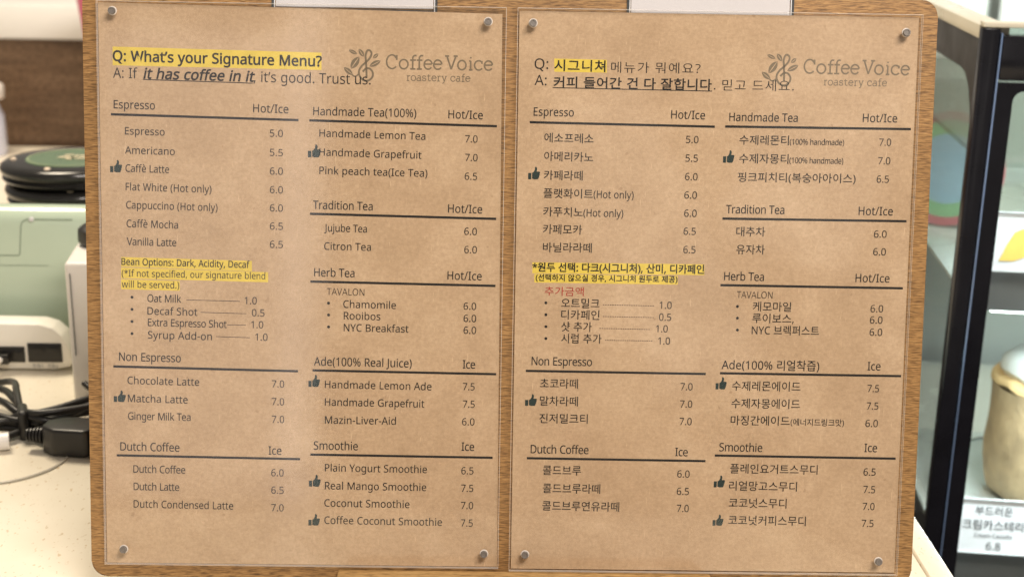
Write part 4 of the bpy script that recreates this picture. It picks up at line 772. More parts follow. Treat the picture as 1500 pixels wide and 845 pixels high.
KOREAN = {
 'text': [
  ('t', 'Q:', 12.41, 278.67, 7.22, 7.49, -0.0074),
  ('kb', '시그니쳐', 22.96, 278.28, 26.86, 6.56, -0.0074),
  ('kt', '메뉴가 뭐예요?', 52.9, 277.74, 47.42, 6.5, 0.0015),
  ('t', 'A:', 12.56, 270.1, 6.36, 7.51, -0.0076),
  ('kb', '커피 들어간 건 다 잘합니다', 22.7, 269.37, 83.75, 6.58, -0.0007),
  ('kt', '. 믿고 드세요.', 107.65, 269.34, 42.56, 6.52, 0.0038),
  ('h', 'Espresso', 12.37, 254.07, 21.28, 6.11, -0.0079),
  ('h', 'Hot/Ice', 85.38, 253.7, 18.07, 6.12, -0.0079),
  ('k', '에소프레소', 18.27, 240.55, 26.13, 5.63, -0.0082),
  ('p', '5.0', 93.68, 240.96, 6.67, 5.27, -0.0082),
  ('k', '아메리카노', 18.35, 230.72, 26.05, 5.64, -0.0084),
  ('p', '5.5', 93.72, 231.11, 6.57, 5.29, -0.0084),
  ('k', '카페라떼', 18.42, 220.76, 20.62, 5.66, -0.0086),
  ('p', '6.0', 93.79, 221.28, 6.65, 5.3, -0.0086),
  ('k', '카페모카', 18.47, 191.96, 20.89, 5.71, -0.0092),
  ('p', '6.5', 93.83, 192.15, 6.53, 5.35, -0.0092),
  ('k', '바닐라라떼', 18.65, 182.22, 26.12, 5.72, -0.0025),
  ('p', '6.5', 94.01, 182.28, 6.54, 5.36, -0.0025),
  ('k', '오트밀크', 28.99, 152.29, 20.61, 5.77, -0.0031),
  ('p', '1.0', 82.03, 152.09, 6.56, 5.41, -0.0031),
  ('k', '디카페인', 29.11, 145.99, 20.63, 5.78, -0.0033),
  ('p', '0.5', 81.98, 145.63, 6.5, 5.42, -0.0033),
  ('k', '샷 추가', 29.24, 139.53, 16.48, 5.79, -0.0034),
  ('p', '1.0', 80.46, 139.29, 6.35, 5.43, -0.0034),
  ('k', '시럽 추가', 29.37, 133.06, 21.74, 5.8, -0.0035),
  ('p', '1.0', 81.82, 132.68, 6.4, 5.44, -0.0035),
  ('k', '초코라떼', 18.31, 108.4, 20.62, 5.84, -0.004),
  ('p', '7.0', 94.59, 107.86, 6.57, 5.48, -0.004),
  ('k', '말차라떼', 18.48, 98.75, 20.65, 5.86, -0.0042),
  ('p', '7.0', 94.65, 98.27, 6.62, 5.5, -0.0042),
  ('k', '진저밀크티', 18.36, 89.15, 26.25, 5.88, -0.0034),
  ('p', '7.0', 94.63, 88.66, 6.63, 5.51, -0.0034),
  ('k', '콜드브루', 20.74, 60.49, 20.88, 5.92, -0.0039),
  ('p', '6.0', 94.27, 59.57, 6.73, 5.56, -0.0039),
  ('k', '콜드브루라떼', 20.92, 50.45, 31.37, 5.94, -0.0041),
  ('p', '6.5', 94.29, 49.85, 6.63, 5.57, -0.0041),
  ('k', '콜드브루연유라떼', 20.84, 40.68, 42.08, 5.96, -0.0043),
  ('p', '7.0', 94.56, 40.37, 6.52, 5.59, -0.0043),
  ('k', '대추차', 122.16, 192.14, 15.5, 5.72, 0.0006),
  ('p', '6.0', 196.29, 192.15, 6.78, 5.36, 0.0006),
  ('k', '유자차', 122.48, 182.59, 15.3, 5.74, -0.0023),
  ('p', '6.0', 196.3, 182.62, 6.79, 5.38, -0.0023),
  ('k', '케모마일', 132.41, 151.92, 20.73, 5.79, -0.0029),
  ('p', '6.0', 196.21, 151.87, 6.82, 5.43, -0.0029),
  ('k', '루이보스,', 132.37, 145.53, 22.46, 5.8, -0.003),
  ('p', '6.0', 196.11, 145.7, 6.82, 5.43, -0.003),
  ('k', 'NYC 브렉퍼스트', 132.3, 139.06, 36.44, 5.81, -0.0018),
  ('p', '6.0', 196.25, 139.07, 6.83, 5.45, -0.0018),
  ('k', '수제레몬에이드', 122.57, 108.47, 37.33, 5.86, -0.0024),
  ('p', '7.5', 196.41, 108.23, 6.34, 5.49, -0.0024),
  ('k', '수제자몽에이드', 122.63, 98.84, 37.39, 5.87, -0.0026),
  ('p', '7.5', 196.42, 98.59, 6.34, 5.51, -0.0026),
  ('k', '플레인요거트스무디', 123.15, 62.72, 47.85, 5.93, -0.0048),
  ('p', '6.5', 196.28, 61.98, 6.64, 5.57, -0.0048),
  ('k', '리얼망고스무디', 122.79, 53.11, 37.22, 5.95, -0.005),
  ('p', '7.5', 196.56, 52.21, 6.5, 5.58, -0.005),
  ('k', '코코넛스무디', 122.99, 43.6, 31.67, 5.97, -0.0052),
  ('p', '7.0', 196.59, 42.72, 6.55, 5.6, -0.0052),
  ('k', '코코넛커피스무디', 123.05, 33.9, 42.59, 5.98, -0.0054),
  ('p', '7.5', 196.51, 33.2, 6.48, 5.61, -0.0054),
  ('k', '핑크피치티(복숭아아이스)', 122.07, 221.28, 63.03, 5.67, 0.0012),
  ('p', '6.5', 196.46, 221.53, 6.53, 5.32, 0.0012),
  ('k', '플랫화이트', 18.34, 211.16, 26.46, 5.67, -0.0088),
  ('i', '(Hot only)', 45.16, 211.06, 21.37, 5.53, -0.0088),
  ('p', '6.0', 93.67, 211.48, 6.73, 5.32, -0.0088),
  ('k', '카푸치노', 18.41, 201.32, 21.16, 5.69, -0.009),
  ('i', '(Hot only)', 39.93, 201.14, 21.29, 5.55, -0.009),
  ('p', '6.0', 93.85, 201.78, 6.74, 5.33, -0.009),
  ('k', '수제레몬티', 122.21, 241.01, 26.41, 5.64, 0.0017),
  ('x', '(100% handmade)', 149.17, 241.01, 28.96, 4.2, 0.0017),
  ('p', '7.0', 196.91, 241.15, 6.36, 5.29, 0.0017),
  ('k', '수제자몽티', 122.36, 231.17, 26.37, 5.66, 0.0015),
  ('x', '(100% handmade)', 149.28, 231.16, 28.81, 4.21, 0.0015),
  ('p', '7.0', 196.76, 231.29, 6.52, 5.3, 0.0015),
  ('k', '마징간에이드', 122.53, 89.48, 32.18, 5.89, -0.0043),
  ('x', '(에너지드링크맛)', 155.26, 89.46, 29.12, 4.38, -0.0043),
  ('p', '6.0', 196.16, 88.95, 6.77, 5.52, -0.0043),
  ('knb', '*원두 선택: 다크(시그니처), 산미, 디카페인', 13.2, 171.59, 92.2, 5.37, 0.0008),
  ('kns', '(선택하지 않으실 경우, 시그니처 원두로 제공)', 15.13, 166.46, 76.07, 4.13, 0.0011),
  ('kr', '추가금액', 20.0, 158.74, 20.99, 5.32, -0.003),
  ('dots', '', 51.41, 153.76, 79.41, 153.49),
  ('dots', '', 51.55, 147.42, 79.58, 147.19),
  ('dots', '', 49.86, 140.94, 77.54, 140.7),
  ('dots', '', 53.03, 134.51, 79.0, 134.5),
  ('h', 'Non Espresso', 13.62, 120.46, 32.64, 6.35, -0.0038),
  ('h', 'Dutch Coffee', 13.94, 72.01, 31.52, 6.43, -0.0037),
  ('h', 'Ice', 92.81, 71.45, 6.83, 6.45, -0.0037),
  ('h', 'Handmade Tea', 116.43, 252.91, 36.45, 6.12, 0.0019),
  ('h', 'Hot/Ice', 187.63, 253.55, 18.36, 6.13, 0.002),
  ('h', 'Tradition Tea', 116.31, 203.95, 31.24, 6.21, 0.0009),
  ('h', 'Hot/Ice', 187.53, 204.12, 18.38, 6.22, 0.0009),
  ('h', 'Herb Tea', 116.41, 167.94, 21.45, 6.28, -0.0026),
  ('h', 'Hot/Ice', 187.37, 168.06, 18.37, 6.29, -0.0026),
  ('h', 'Ade(100% 리얼착즙)', 116.64, 119.79, 53.02, 6.36, -0.0021),
  ('h', 'Ice', 196.0, 120.14, 7.0, 6.37, -0.0021),
  ('h', 'Smoothie', 116.79, 74.45, 23.49, 6.45, -0.0046),
  ('h', 'Ice', 196.2, 75.07, 6.97, 6.46, -0.0046),
  ('s', 'TAVALON', 123.51, 158.47, 19.42, 5.18, -0.0028),
  ('bullet', '', 20.71, 154.35),
  ('bullet', '', 20.83, 147.91),
  ('bullet', '', 20.95, 141.45),
  ('bullet', '', 21.07, 134.99),
  ('bullet', '', 124.1, 153.88),
  ('bullet', '', 124.31, 147.57),
  ('bullet', '', 124.53, 141.1),
 ],
 'rule': [
  (10.37, 250.58, 108.88, 249.79),
  (10.53, 117.24, 108.16, 116.86),
  (11.87, 69.18, 109.5, 68.82),
  (114.37, 249.99, 213.56, 250.18),
  (114.46, 201.07, 213.51, 201.15),
  (114.55, 165.29, 213.2, 165.03),
  (115.82, 117.38, 214.48, 117.16),
  (114.44, 72.0, 213.59, 71.54),
 ],
 'thumb': [
  (9.98, 220.41, 16.37, 227.14),
  (10.41, 98.08, 16.89, 104.55),
  (113.79, 230.81, 119.85, 237.54),
  (113.66, 108.5, 119.75, 115.34),
  (114.4, 54.3, 120.55, 60.94),
  (114.41, 32.84, 120.47, 39.16),
 ],
 'high': [
  ([22.87, 277.24], [50.67, 277.16], [50.51, 283.94], [22.74, 284.12]),
  ([13.15, 170.19], [105.69, 170.55], [105.51, 176.38], [13.05, 176.11]),
  ([14.27, 165.23], [91.49, 165.18], [91.36, 169.9], [14.18, 169.87]),
 ],
 'under': [
  (22.2, 268.9, 106.84, 268.46),
 ],
}

GL = {}
for ln in GLYPHS.strip().split('\n'):
    t = ln.split(' ')
    N_ = len(ALPHA)
    sp = []
    for s in t[2:]:
        v = [ALPHA.index(s[i]) * N_ + ALPHA.index(s[i + 1]) - 400 for i in range(0, len(s), 2)]
        sp.append(list(zip(v[0::2], v[1::2])))
    GL[t[0]] = (int(t[1]), sp)

def glyph_mesh(name, polys, offset=0.0):
    """fill closed 2D outlines (metres) with holes; offset thickens or thins the strokes"""
    c = bpy.data.curves.new(name, 'CURVE')
    c.dimensions = '2D'; c.fill_mode = 'BOTH'; c.offset = offset
    for pl in polys:
        s = c.splines.new('POLY')
        s.points.add(len(pl) - 1)
        for q, (x, y) in zip(s.points, pl):
            q.co = (x, y, 0, 1)
        s.use_cyclic_u = True
    o = bpy.data.objects.new(name, c)
    COL.objects.link(o)
    dg = bpy.context.evaluated_depsgraph_get()
    me = bpy.data.meshes.new_from_object(o.evaluated_get(dg))
    bpy.data.objects.remove(o)
    bpy.data.curves.remove(c)
    me.materials.clear()
    me.name = name
    return me

def text_polys(txt, em, width=None, shear=0.0):
    """outlines of one line of text, left ink edge at x = 0, baseline y = 0, fitted to an ink width"""
    pen = 0; items = []
    for ch in txt:
        if ch == ' ':
            pen += 290; continue
        adv, sp = GL[ch]
        items.append((pen, sp)); pen += adv
    lo = min(p + x for p, sp in items for s in sp for x, y in s)
    hi = max(p + x for p, sp in items for s in sp for x, y in s)
    k = em / 1000.0
    sx, track = 1.0, 0.0
    if width:
        ratio = width / ((hi - lo) * k)
        sx = min(1.12, max(0.86, ratio))
        if len(items) > 1 and items[-1][0] > 0:
            track = (width / k - (hi - lo) * sx) / items[-1][0]
    out = []
    for p, sp in items:
        for s in sp:
            out.append([(((p + x - lo) * sx + p * track + shear * y) * k, y * k) for x, y in s])
    return out

def place(polys, x, y, ang=0.0):
    c, s = math.cos(ang), math.sin(ang)
    return [[(x + a * c - b * s, y + a * s + b * c) for a, b in pl] for pl in polys]

def bar_mesh(x0, y0, x1, y1, th):
    d = Vector((x1 - x0, y1 - y0)); n = Vector((-d.y, d.x)).normalized() * th / 2
    me = bpy.data.meshes.new('bar')
    me.from_pydata([(x0 - n.x, y0 - n.y, 0), (x1 - n.x, y1 - n.y, 0), (x1 + n.x, y1 + n.y, 0), (x0 + n.x, y0 + n.y, 0)], [], [(0, 1, 2, 3)])
    return me

def stroke_verts(V, F, pts, w, z, closed=False):
    n = len(pts); base = len(V)
    for i, p in enumerate(pts):
        a = pts[(i - 1) % n] if closed else pts[max(i - 1, 0)]
        b = pts[(i + 1) % n] if closed else pts[min(i + 1, n - 1)]
        d = Vector((b[0] - a[0], b[1] - a[1]))
        d = d.normalized() if d.length > 1e-9 else Vector((1, 0))
        V.append((p[0] - d.y * w / 2, p[1] + d.x * w / 2, z))
        V.append((p[0] + d.y * w / 2, p[1] - d.x * w / 2, z))
    for i in range(n if closed else n - 1):
        j = (i + 1) % n
        F.append((base + 2 * i + 1, base + 2 * j + 1, base + 2 * j, base + 2 * i))

# ------------------------------------------------------------------ setting: counter, floor
ctr = box_obj('countertop', -1.3, 0.2455, -0.6, 1.262, -0.04, 0.0, 'stone')
tag(ctr, 'cream speckled stone countertop under the menu board', None, None, 'structure')
rim = box_obj('edge_strip', 0.2462, 0.2605, -0.6, 1.262, -0.04, 0.0022, 'stone', ctr, 0.0018)
fl = box_obj('floor', -3, 3, -3, 4, -0.95, -0.9, 'floor')
tag(fl, None, None, None, 'structure')

# ------------------------------------------------------------------ menu board
LEAN = R(10.5)
brd = empty('menu_board')
mw = Matrix(((1, 0, 0), (0, math.sin(LEAN), -math.cos(LEAN)), (0, math.cos(LEAN), math.sin(LEAN)))).to_4x4()
mw.translation = (0, -0.158 * math.sin(LEAN), 0.012)
brd.matrix_world = mw          # local frame: x right, y up along the board, z out of its face
tag(brd, 'wooden cafe menu board with English and Korean sheets under clear acrylic', 'menu board')

bm = bmesh.new()
prism(bm, rrect(-0.2255, 0.2255, 0.0, 0.318, 0.0085, 8), lambda a, b, t: (a, b, t), -0.009, 0.0)
bmesh.ops.bevel(bm, geom=[e for e in bm.edges if abs(e.verts[0].co.z - e.verts[1].co.z) < 1e-6], offset=0.0007, segments=2, affect='EDGES')
done('backboard', bm, 'board_wood', brd, False)

mm = 0.001
ZP = 0.00100      # face of the paper
ZI = 0.00106      # ink
STYLE = {  # kind: (name, stroke offset in 1/1000 em, material)
    't': ('title_text', -2, 'ink'), 'tb': ('title_text', 22, 'ink'), 'ti': ('title_text', 22, 'ink'),
    'h': ('heading_text', 3, 'ink'), 'i': ('menu_text', 2, 'ink_soft'), 'p': ('price_text', 2, 'ink_soft'),
    'nb': ('note_text', 8, 'ink'), 'n': ('note_text', 0, 'ink_soft'), 's': ('menu_text', -8, 'ink_soft'),
    'k': ('menu_text', 3, 'ink_soft'), 'kb': ('title_text', 14, 'ink'), 'kt': ('title_text', -8, 'ink'),
    'x': ('small_text', 4, 'ink_soft'), 'knb': ('note_text', 20, 'ink'), 'kns': ('note_text', 18, 'ink'),
    'kr': ('red_text', 0, 'ink_red')}

def letter_strokes(ch):
    """thin slab-serif letters of the logo, units: cap height 125, x-height 84; returns (strokes, width)"""
    def arc(cx, cy, rx, ry, a0, a1, n=18):
        return [(cx + rx * math.cos(R(a0 + (a1 - a0) * k / n)), cy + ry * math.sin(R(a0 + (a1 - a0) * k / n))) for k in range(n + 1)]
    if ch == 'C':
        return [arc(54, 62, 50, 62, 48, 318), [(97, 78), (97, 124)], [(80, 110), (99, 92)]], 105
    if ch == 'o':
        return [arc(40, 42, 38, 42, 0, 360, 26)], 80
    if ch == 'f':
        return [[(26, 0), (26, 96)] + arc(48, 96, 22, 26, 180, 60, 8), [(4, 0), (50, 0)], [(4, 80), (54, 80)]], 56
    if ch == 'e':
        return [[(4, 46), (74, 46)], arc(40, 42, 37, 42, 6, 325, 24)], 78
    if ch == 'V':
        return [[(16, 122), (58, 2)], [(58, 2), (102, 122)], [(-2, 122), (38, 122)], [(80, 122), (120, 122)]], 118
    if ch == 'i':
        return [[(18, 0), (18, 80)], [(0, 0), (36, 0)], [(2, 80), (18, 80)], [(18, 104), (18, 116)]], 36
    if ch == 'c':
        return [arc(40, 42, 38, 42, 45, 322, 22), [(68, 56), (68, 82)]], 74
    if ch == 'r':
        return [[(20, 0), (20, 80)], [(2, 0), (42, 0)], [(4, 80), (20, 80)], [(20, 56)] + arc(44, 56, 22, 26, 150, 50, 8)], 60
    if ch == 'a':
        return [arc(34, 24, 30, 24, 0, 360, 20), [(64, 2), (64, 58)] + arc(40, 58, 24, 26, 0, 150, 10), [(64, 2), (78, 2)]], 78
    if ch == 's':
        return [arc(34, 62, 26, 20, 40, 250, 12) + arc(34, 22, 28, 22, 75, -140, 12), [(58, 62), (58, 82)], [(6, 2), (6, 24)]], 66
    if ch == 't':
        return [[(26, 108), (26, 22)] + arc(46, 22, 20, 22, 180, 320, 8), [(4, 80), (58, 80)]], 66
    if ch == 'y':
        return [[(14, 80), (44, 2)], [(74, 80), (36, -30), (12, -36)], [(0, 80), (30, 80)], [(60, 80), (88, 80)]], 84
    return [], 40

def lettering(parent, name, txt, x, y, k, spec_x, w):
    V, F = [], []
    zc = 0
    for ch, lx, wd in spec_x:
        st, w0 = letter_strokes(ch)
        sx = wd / w0
        for pl in st:
            zc += 1
            stroke_verts(V, F, [((lx + a * sx) * k + x, b * k + y) for a, b in pl], w * k, ZI + zc * 2.0e-6)
    me = bpy.data.meshes.new(name)
    me.from_pydata(V, [], F)
    return link(name, me, 'ink_logo', parent)

def logo(parent, x, y, k):
    """x, y: left end of the baseline of the large word; k: metres per logo unit"""
    big = [('C', 0, 105), ('o', 120, 82), ('f', 216, 58), ('f', 276, 58), ('e', 345, 76), ('e', 432, 78),
           ('V', 540, 112), ('o', 654, 78), ('i', 756, 34), ('c', 806, 76), ('e', 896, 78)]
    lettering(parent, 'logo_lettering', 'CoffeeVoice', x, y, k, big, 15)
    pen = 0; small = []
    for ch in 'roastery cafe':
        w0 = letter_strokes(ch)[1]
        small.append((ch, pen, w0)); pen += w0 + 14
    s2 = k * 0.57
    lettering(parent, 'logo_lettering', 'roastery cafe', x + 188 * k, y - 106 * k, s2 * (590 / 0.57) / pen, [q for q in small if q[0] != ' '], 15)
    # emblem: treble clef of a stem with leaves and beans
    def P(X, Y):
        return (x + (X - 410) * k, y - (Y - 255 - 0.0257 * (X - 410)) * k)
    V, F = [], []
    clef = smooth_path([(*P(*q), 0) for q in ((232, 332), (230, 260), (226, 190), (222, 135), (238, 92), (262, 92), (276, 118), (262, 158), (226, 196), (186, 232), (162, 276), (170, 322), (204, 358), (248, 362), (284, 332), (288, 290), (262, 256), (226, 254), (196, 282))], 6)
    stroke_verts(V, F, [(p.x, p.y) for p in clef], 18 * k, ZI)
    twig = smooth_path([(*P(*q), 0) for q in ((98, 306), (118, 322), (142, 318), (168, 292))], 5)
    stroke_verts(V, F, [(p.x, p.y) for p in twig], 13 * k, ZI + 4e-6)
    def lens(a, b, w, slit=0.16):
        A = Vector(P(*a)); B = Vector(P(*b)); d = B - A; n = Vector((-d.y, d.x)).normalized()
        for sg in (1, -1):
            base = len(V); m_ = 8
            for i in range(m_ + 1):
                t = i / m_
                h = w * k / 2 * math.sin(math.pi * t) ** 0.75
                g = w * k * slit / 2 * math.sin(math.pi * t)
                lo = A + d * t + n * sg * g; hi = A + d * t + n * sg * max(h, g)
                V.append((lo.x, lo.y, ZI + 8e-6)); V.append((hi.x, hi.y, ZI + 8e-6))
            for i in range(m_):
                q = (base + 2 * i, base + 2 * i + 2, base + 2 * i + 3, base + 2 * i + 1)
                F.append(q if sg > 0 else q[::-1])
    lens((68, 84), (146, 122), 34, 0.14)
    lens((160, 76), (206, 146), 42)
    lens((290, 162), (338, 120), 34)
    lens((164, 146), (88, 254), 66, 0.13)
    lens((258, 234), (360, 184), 48, 0.13)
    lens((24, 240), (106, 310), 46, 0.13)
    me = bpy.data.meshes.new('logo_emblem')
    me.from_pydata(V, [], F)
    link('logo_emblem', me, 'ink_logo', parent)

THUMB_HAND = [(.33, .06), (.33, .50), (.45, .58), (.55, .75), (.57, .98), (.64, 1.0), (.72, .93), (.75, .82), (.71, .62), (.94, .62), (1, .54), (.96, .45), (.97, .36), (.92, .31), (.93, .21), (.88, .15), (.86, .05), (.78, 0), (.5, 0)]
THUMB_CUFF = [(0, .0), (.27, .0), (.27, .50), (0, .50)]

def sheet(corners, data, label, logo_at):
    bm = bmesh.new()
    prism(bm, corners, lambda a, b, t: (a, b, t), ZP - 0.00015, ZP)
    sh = done('menu_sheet', bm, 'kraft', brd)
    sh['label'] = label
    for q in data['high']:
        me = bpy.data.meshes.new('highlight_band')
        me.from_pydata([(a * mm, b * mm, ZP + 0.00002) for a, b in q], [], [(0, 1, 2, 3)])
        link('highlight_band', me, 'yellow', sh)
    logo(sh, *logo_at)
    for a, b, c, d in data['rule']:
        o = link('heading_rule', bar_mesh(a * mm, b * mm, c * mm, d * mm, 0.00125), 'ink', sh); o.location.z = ZI
    for a, b, c, d in data['under']:
        o = link('underline', bar_mesh(a * mm, b * mm, c * mm, d * mm, 0.00045), 'ink', sh); o.location.z = ZI
    for a, b, c, d in data['thumb']:
        pl = [[((a + u * (c - a)) * mm, (b + v * (d - b)) * mm) for u, v in s] for s in (THUMB_HAND, THUMB_CUFF)]
        o = link('thumbs_up_mark', glyph_mesh('thumbs_up_mark', pl), 'ink_green', sh); o.location.z = ZI
    for r in data['text']:
        kd = r[0]
        if kd == 'dash':
            o = link('leader_line', bar_mesh(r[2] * mm, r[3] * mm, r[4] * mm, r[5] * mm, 0.00028), 'ink_soft', sh); o.location.z = ZI
        elif kd == 'dots':
            V, F = [], []
            n = 22
            for i in range(n):
                t0, t1 = i / n, (i + 0.68) / n
                x0, y0, x1, y1 = (q * mm for q in r[2:6])
                stroke_verts(V, F, [(x0 + (x1 - x0) * t, y0 + (y1 - y0) * t) for t in (t0, t1)], 0.00032, ZI)
            me = bpy.data.meshes.new('leader_line'); me.from_pydata(V, [], F)
            link('leader_line', me, 'ink_soft', sh)
        elif kd == 'bullet':
            pts = [(r[2] * mm + 0.0008 * math.cos(i * math.pi / 6), r[3] * mm + 0.0008 * math.sin(i * math.pi / 6)) for i in range(12)]
            me = bpy.data.meshes.new('bullet_dot'); me.from_pydata([(a, b, ZI) for a, b in pts], [], [tuple(range(12))])
            link('bullet_dot', me, 'ink', sh)
        else:
            nm, off, mt = STYLE[kd]
            _, txt, x, y, w, em, ang = r
            e = em * mm
            pl = place(text_polys(txt, e, w * mm, 0.20 if kd == 'ti' else 0.0), x * mm, y * mm, ang)
            me = glyph_mesh(nm, pl, off / 1000 * e)
            o = link(nm, me, mt, sh)
            o.location.z = ZI + 0.0001
    return sh

K = 0.0000577
PLc = [(-0.2167, 0.0082), (-0.0034, 0.0083), (-0.0050, 0.3068), (-0.2169, 0.3093)]
PRc = [(0.0042, 0.0074), (0.2158, 0.0076), (0.2152, 0.3086), (0.0040, 0.3086)]
sheet(PLc, ENGLISH, 'brown kraft sheet printed with the menu in English', (-0.06595, 0.27744, K))
sheet(PRc, KOREAN, 'brown kraft sheet printed with the menu in Korean', (0.15512, 0.27872, K))

STUDS = [[(-208.6, 304.7), (-12.4, 302.4), (-206.6, 16.8), (-10.7, 16.5)], [(11.2, 302.1), (207.7, 300.5), (11.7, 16.4), (205.6, 14.9)]]
ACR = [((-0.2173, -0.0028), (0.0079, 0.3100)), ((0.0030, 0.2166), (0.0066, 0.3100))]
for (xr, yr), st in zip(ACR, STUDS):
    bm = bmesh.new()
    box(bm, xr[0], xr[1], yr[0], yr[1], 0.0013, 0.0042)
    bmesh.ops.bevel(bm, geom=list(bm.edges), offset=0.00022, segments=1, affect='EDGES')
    for f in bm.faces:
        f.material_index = 0 if abs(f.normal.z) > 0.9 else 1
    cov = done('acrylic_cover', bm, ['acrylic', 'acrylic_edge'], brd)
    for sx, sy in st:
        bm = bmesh.new()
        lathe(bm, [(0.0, 0.00425), (0.0024, 0.00425), (0.0024, 0.0045), (0.0022, 0.0048), (0.0, 0.0048)], 28, (sx * mm, sy * mm, 0))
        wsh = done('washer', bm, 'washer', cov, True)
        bm = bmesh.new()
        lathe(bm, [(0.0019, 0.0048), (0.0019, 0.0062), (0.00175, 0.0064), (0.0012, 0.0064), (0.0010, 0.0061), (0.0, 0.0061)], 28, (sx * mm, sy * mm, 0))
        done('stud', bm, 'steel', cov)

# slotted base block the board stands in
blk = empty('board_stand', (0.012, -0.03, 0))
tag(blk, 'pale wooden block stand the menu board leans in', 'stand')
f_y = -0.158 * math.sin(LEAN)
bm = bmesh.new()
prism(bm, [(-0.075, 0.0006), (f_y - 0.0004 + 0.03, 0.0006), (f_y + 0.03 + 0.0006, 0.0178), (-0.075, 0.0178)], lambda a, b, t: (t, a, b), -0.1025, 0.1018)
done('front_lip', bm, 'block_wood', blk, False, 0.0008, 2)
bm = bmesh.new()
prism(bm, [(f_y + 0.03 + 0.0115, 0.0006), (0.075, 0.0006), (0.075, 0.0178), (f_y + 0.03 + 0.0145, 0.0178)], lambda a, b, t: (t, a, b), -0.1025, 0.1018)
done('back_rest', bm, 'block_wood', blk, False, 0.0008, 2)
box_obj('foot', -0.1020, 0.1013, f_y + 0.0302, f_y + 0.041, 0.0008, 0.0100, 'block_wood', blk)

# card holders hung behind the sheets at the top edge
def holder(x0, x1, yb, label):
    h = empty('card_holder')
    h.matrix_world = mw @ Matrix.Translation(((x0 + x1) / 2, yb, 0.0))
    tag(h, label, 'card holder', 'card holders on top of the menu board')
    w = (x1 - x0) / 2
    box_obj('card', -w + 0.0022, w - 0.0022, 0.0016, 0.0600, 0.0002, 0.0004, 'card', h)
    box_obj('clear_sleeve', -w + 0.0019, w - 0.0019, 0.0010, 0.0610, 0.00050, 0.00075, 'acrylic', h)
    for s in (-1, 1):
        a, b = sorted((s * w, s * (w - 0.0012)))
        box_obj('side_edge', a, b, 0.0, 0.0615, 0.00012, 0.00078, 'grey_edge', h)
        a, b = sorted((s * (w - 0.00125), s * (w - 0.0018)))
        box_obj('inner_edge', a, b, 0.0, 0.0615, 0.00015, 0.00078, 'clear_edge', h)
    box_obj('bottom_edge', -w + 0.0019, w - 0.0019, 0.0, 0.0008, 0.00012, 0.00078, 'grey_edge', h)
    return h
holder(-0.1262, -0.0392, 0.3072, 'clear sleeve with blank white card above the English menu sheet')
holder(0.0606, 0.1488, 0.3055, 'clear sleeve with blank white card above the Korean menu sheet')

# ------------------------------------------------------------------ left background on the counter
# back counter
bc = empty('back_counter', (-0.55, 1.30, 0))
tag(bc, 'dark brown wooden back counter with thick white top', 'counter')
box_obj('front_panel', -0.9, 0.9, -0.02, 0.0, -0.3, 0.1515, 'brown_panel', bc)
box_obj('top_slab', -0.9, 0.9, -0.025, 0.7, 0.1525, 0.2010, 'shelf_white', bc, 0.004)

# mint machine
mint = empty('mint_machine', (-0.42, 0.45, 0))
tag(mint, 'glossy mint green appliance behind the white router', 'appliance')
box_obj('body', -0.13, 0.14, -0.078, -0.046, 0.0, 0.1215, 'mint', mint, 0.0145, 5)
def strip(name, parent, pts, w, y, mt):
    V, F = [], []
    stroke_verts(V, F, pts, w, 0)
    me = bpy.data.meshes.new(name)
    me.from_pydata([(a, y, b) for a, b, _ in V], [], F)
    return link(name, me, mt, parent)
pth = [(-0.05, 0.0822), (0.0262, 0.0826), (0.0275, 0.084), (0.0300, 0.1060)] + [(0.0300 + 0.007 * (1 - math.cos(R(a))), 0.1060 + 0.007 * math.sin(R(a))) for a in range(15, 91, 15)] + [(0.072, 0.1132)]
strip('panel_seam', mint, pth, 0.0007, -0.0783, 'seam')
strip('panel_seam', mint, [(-0.11, 0.0738), (0.05, 0.0743)], 0.0004, -0.0783, 'seam')
bm = bmesh.new()
lathe(bm, [(0, 0.0018), (0.0016, 0.0015), (0.0021, 0.0), ], 16)
sc_ = done('screw', bm, 'clear_edge', mint, True); sc_.rotation_euler = (R(90), 0, 0); sc_.location = (0.0392, -0.0780, 0.113)

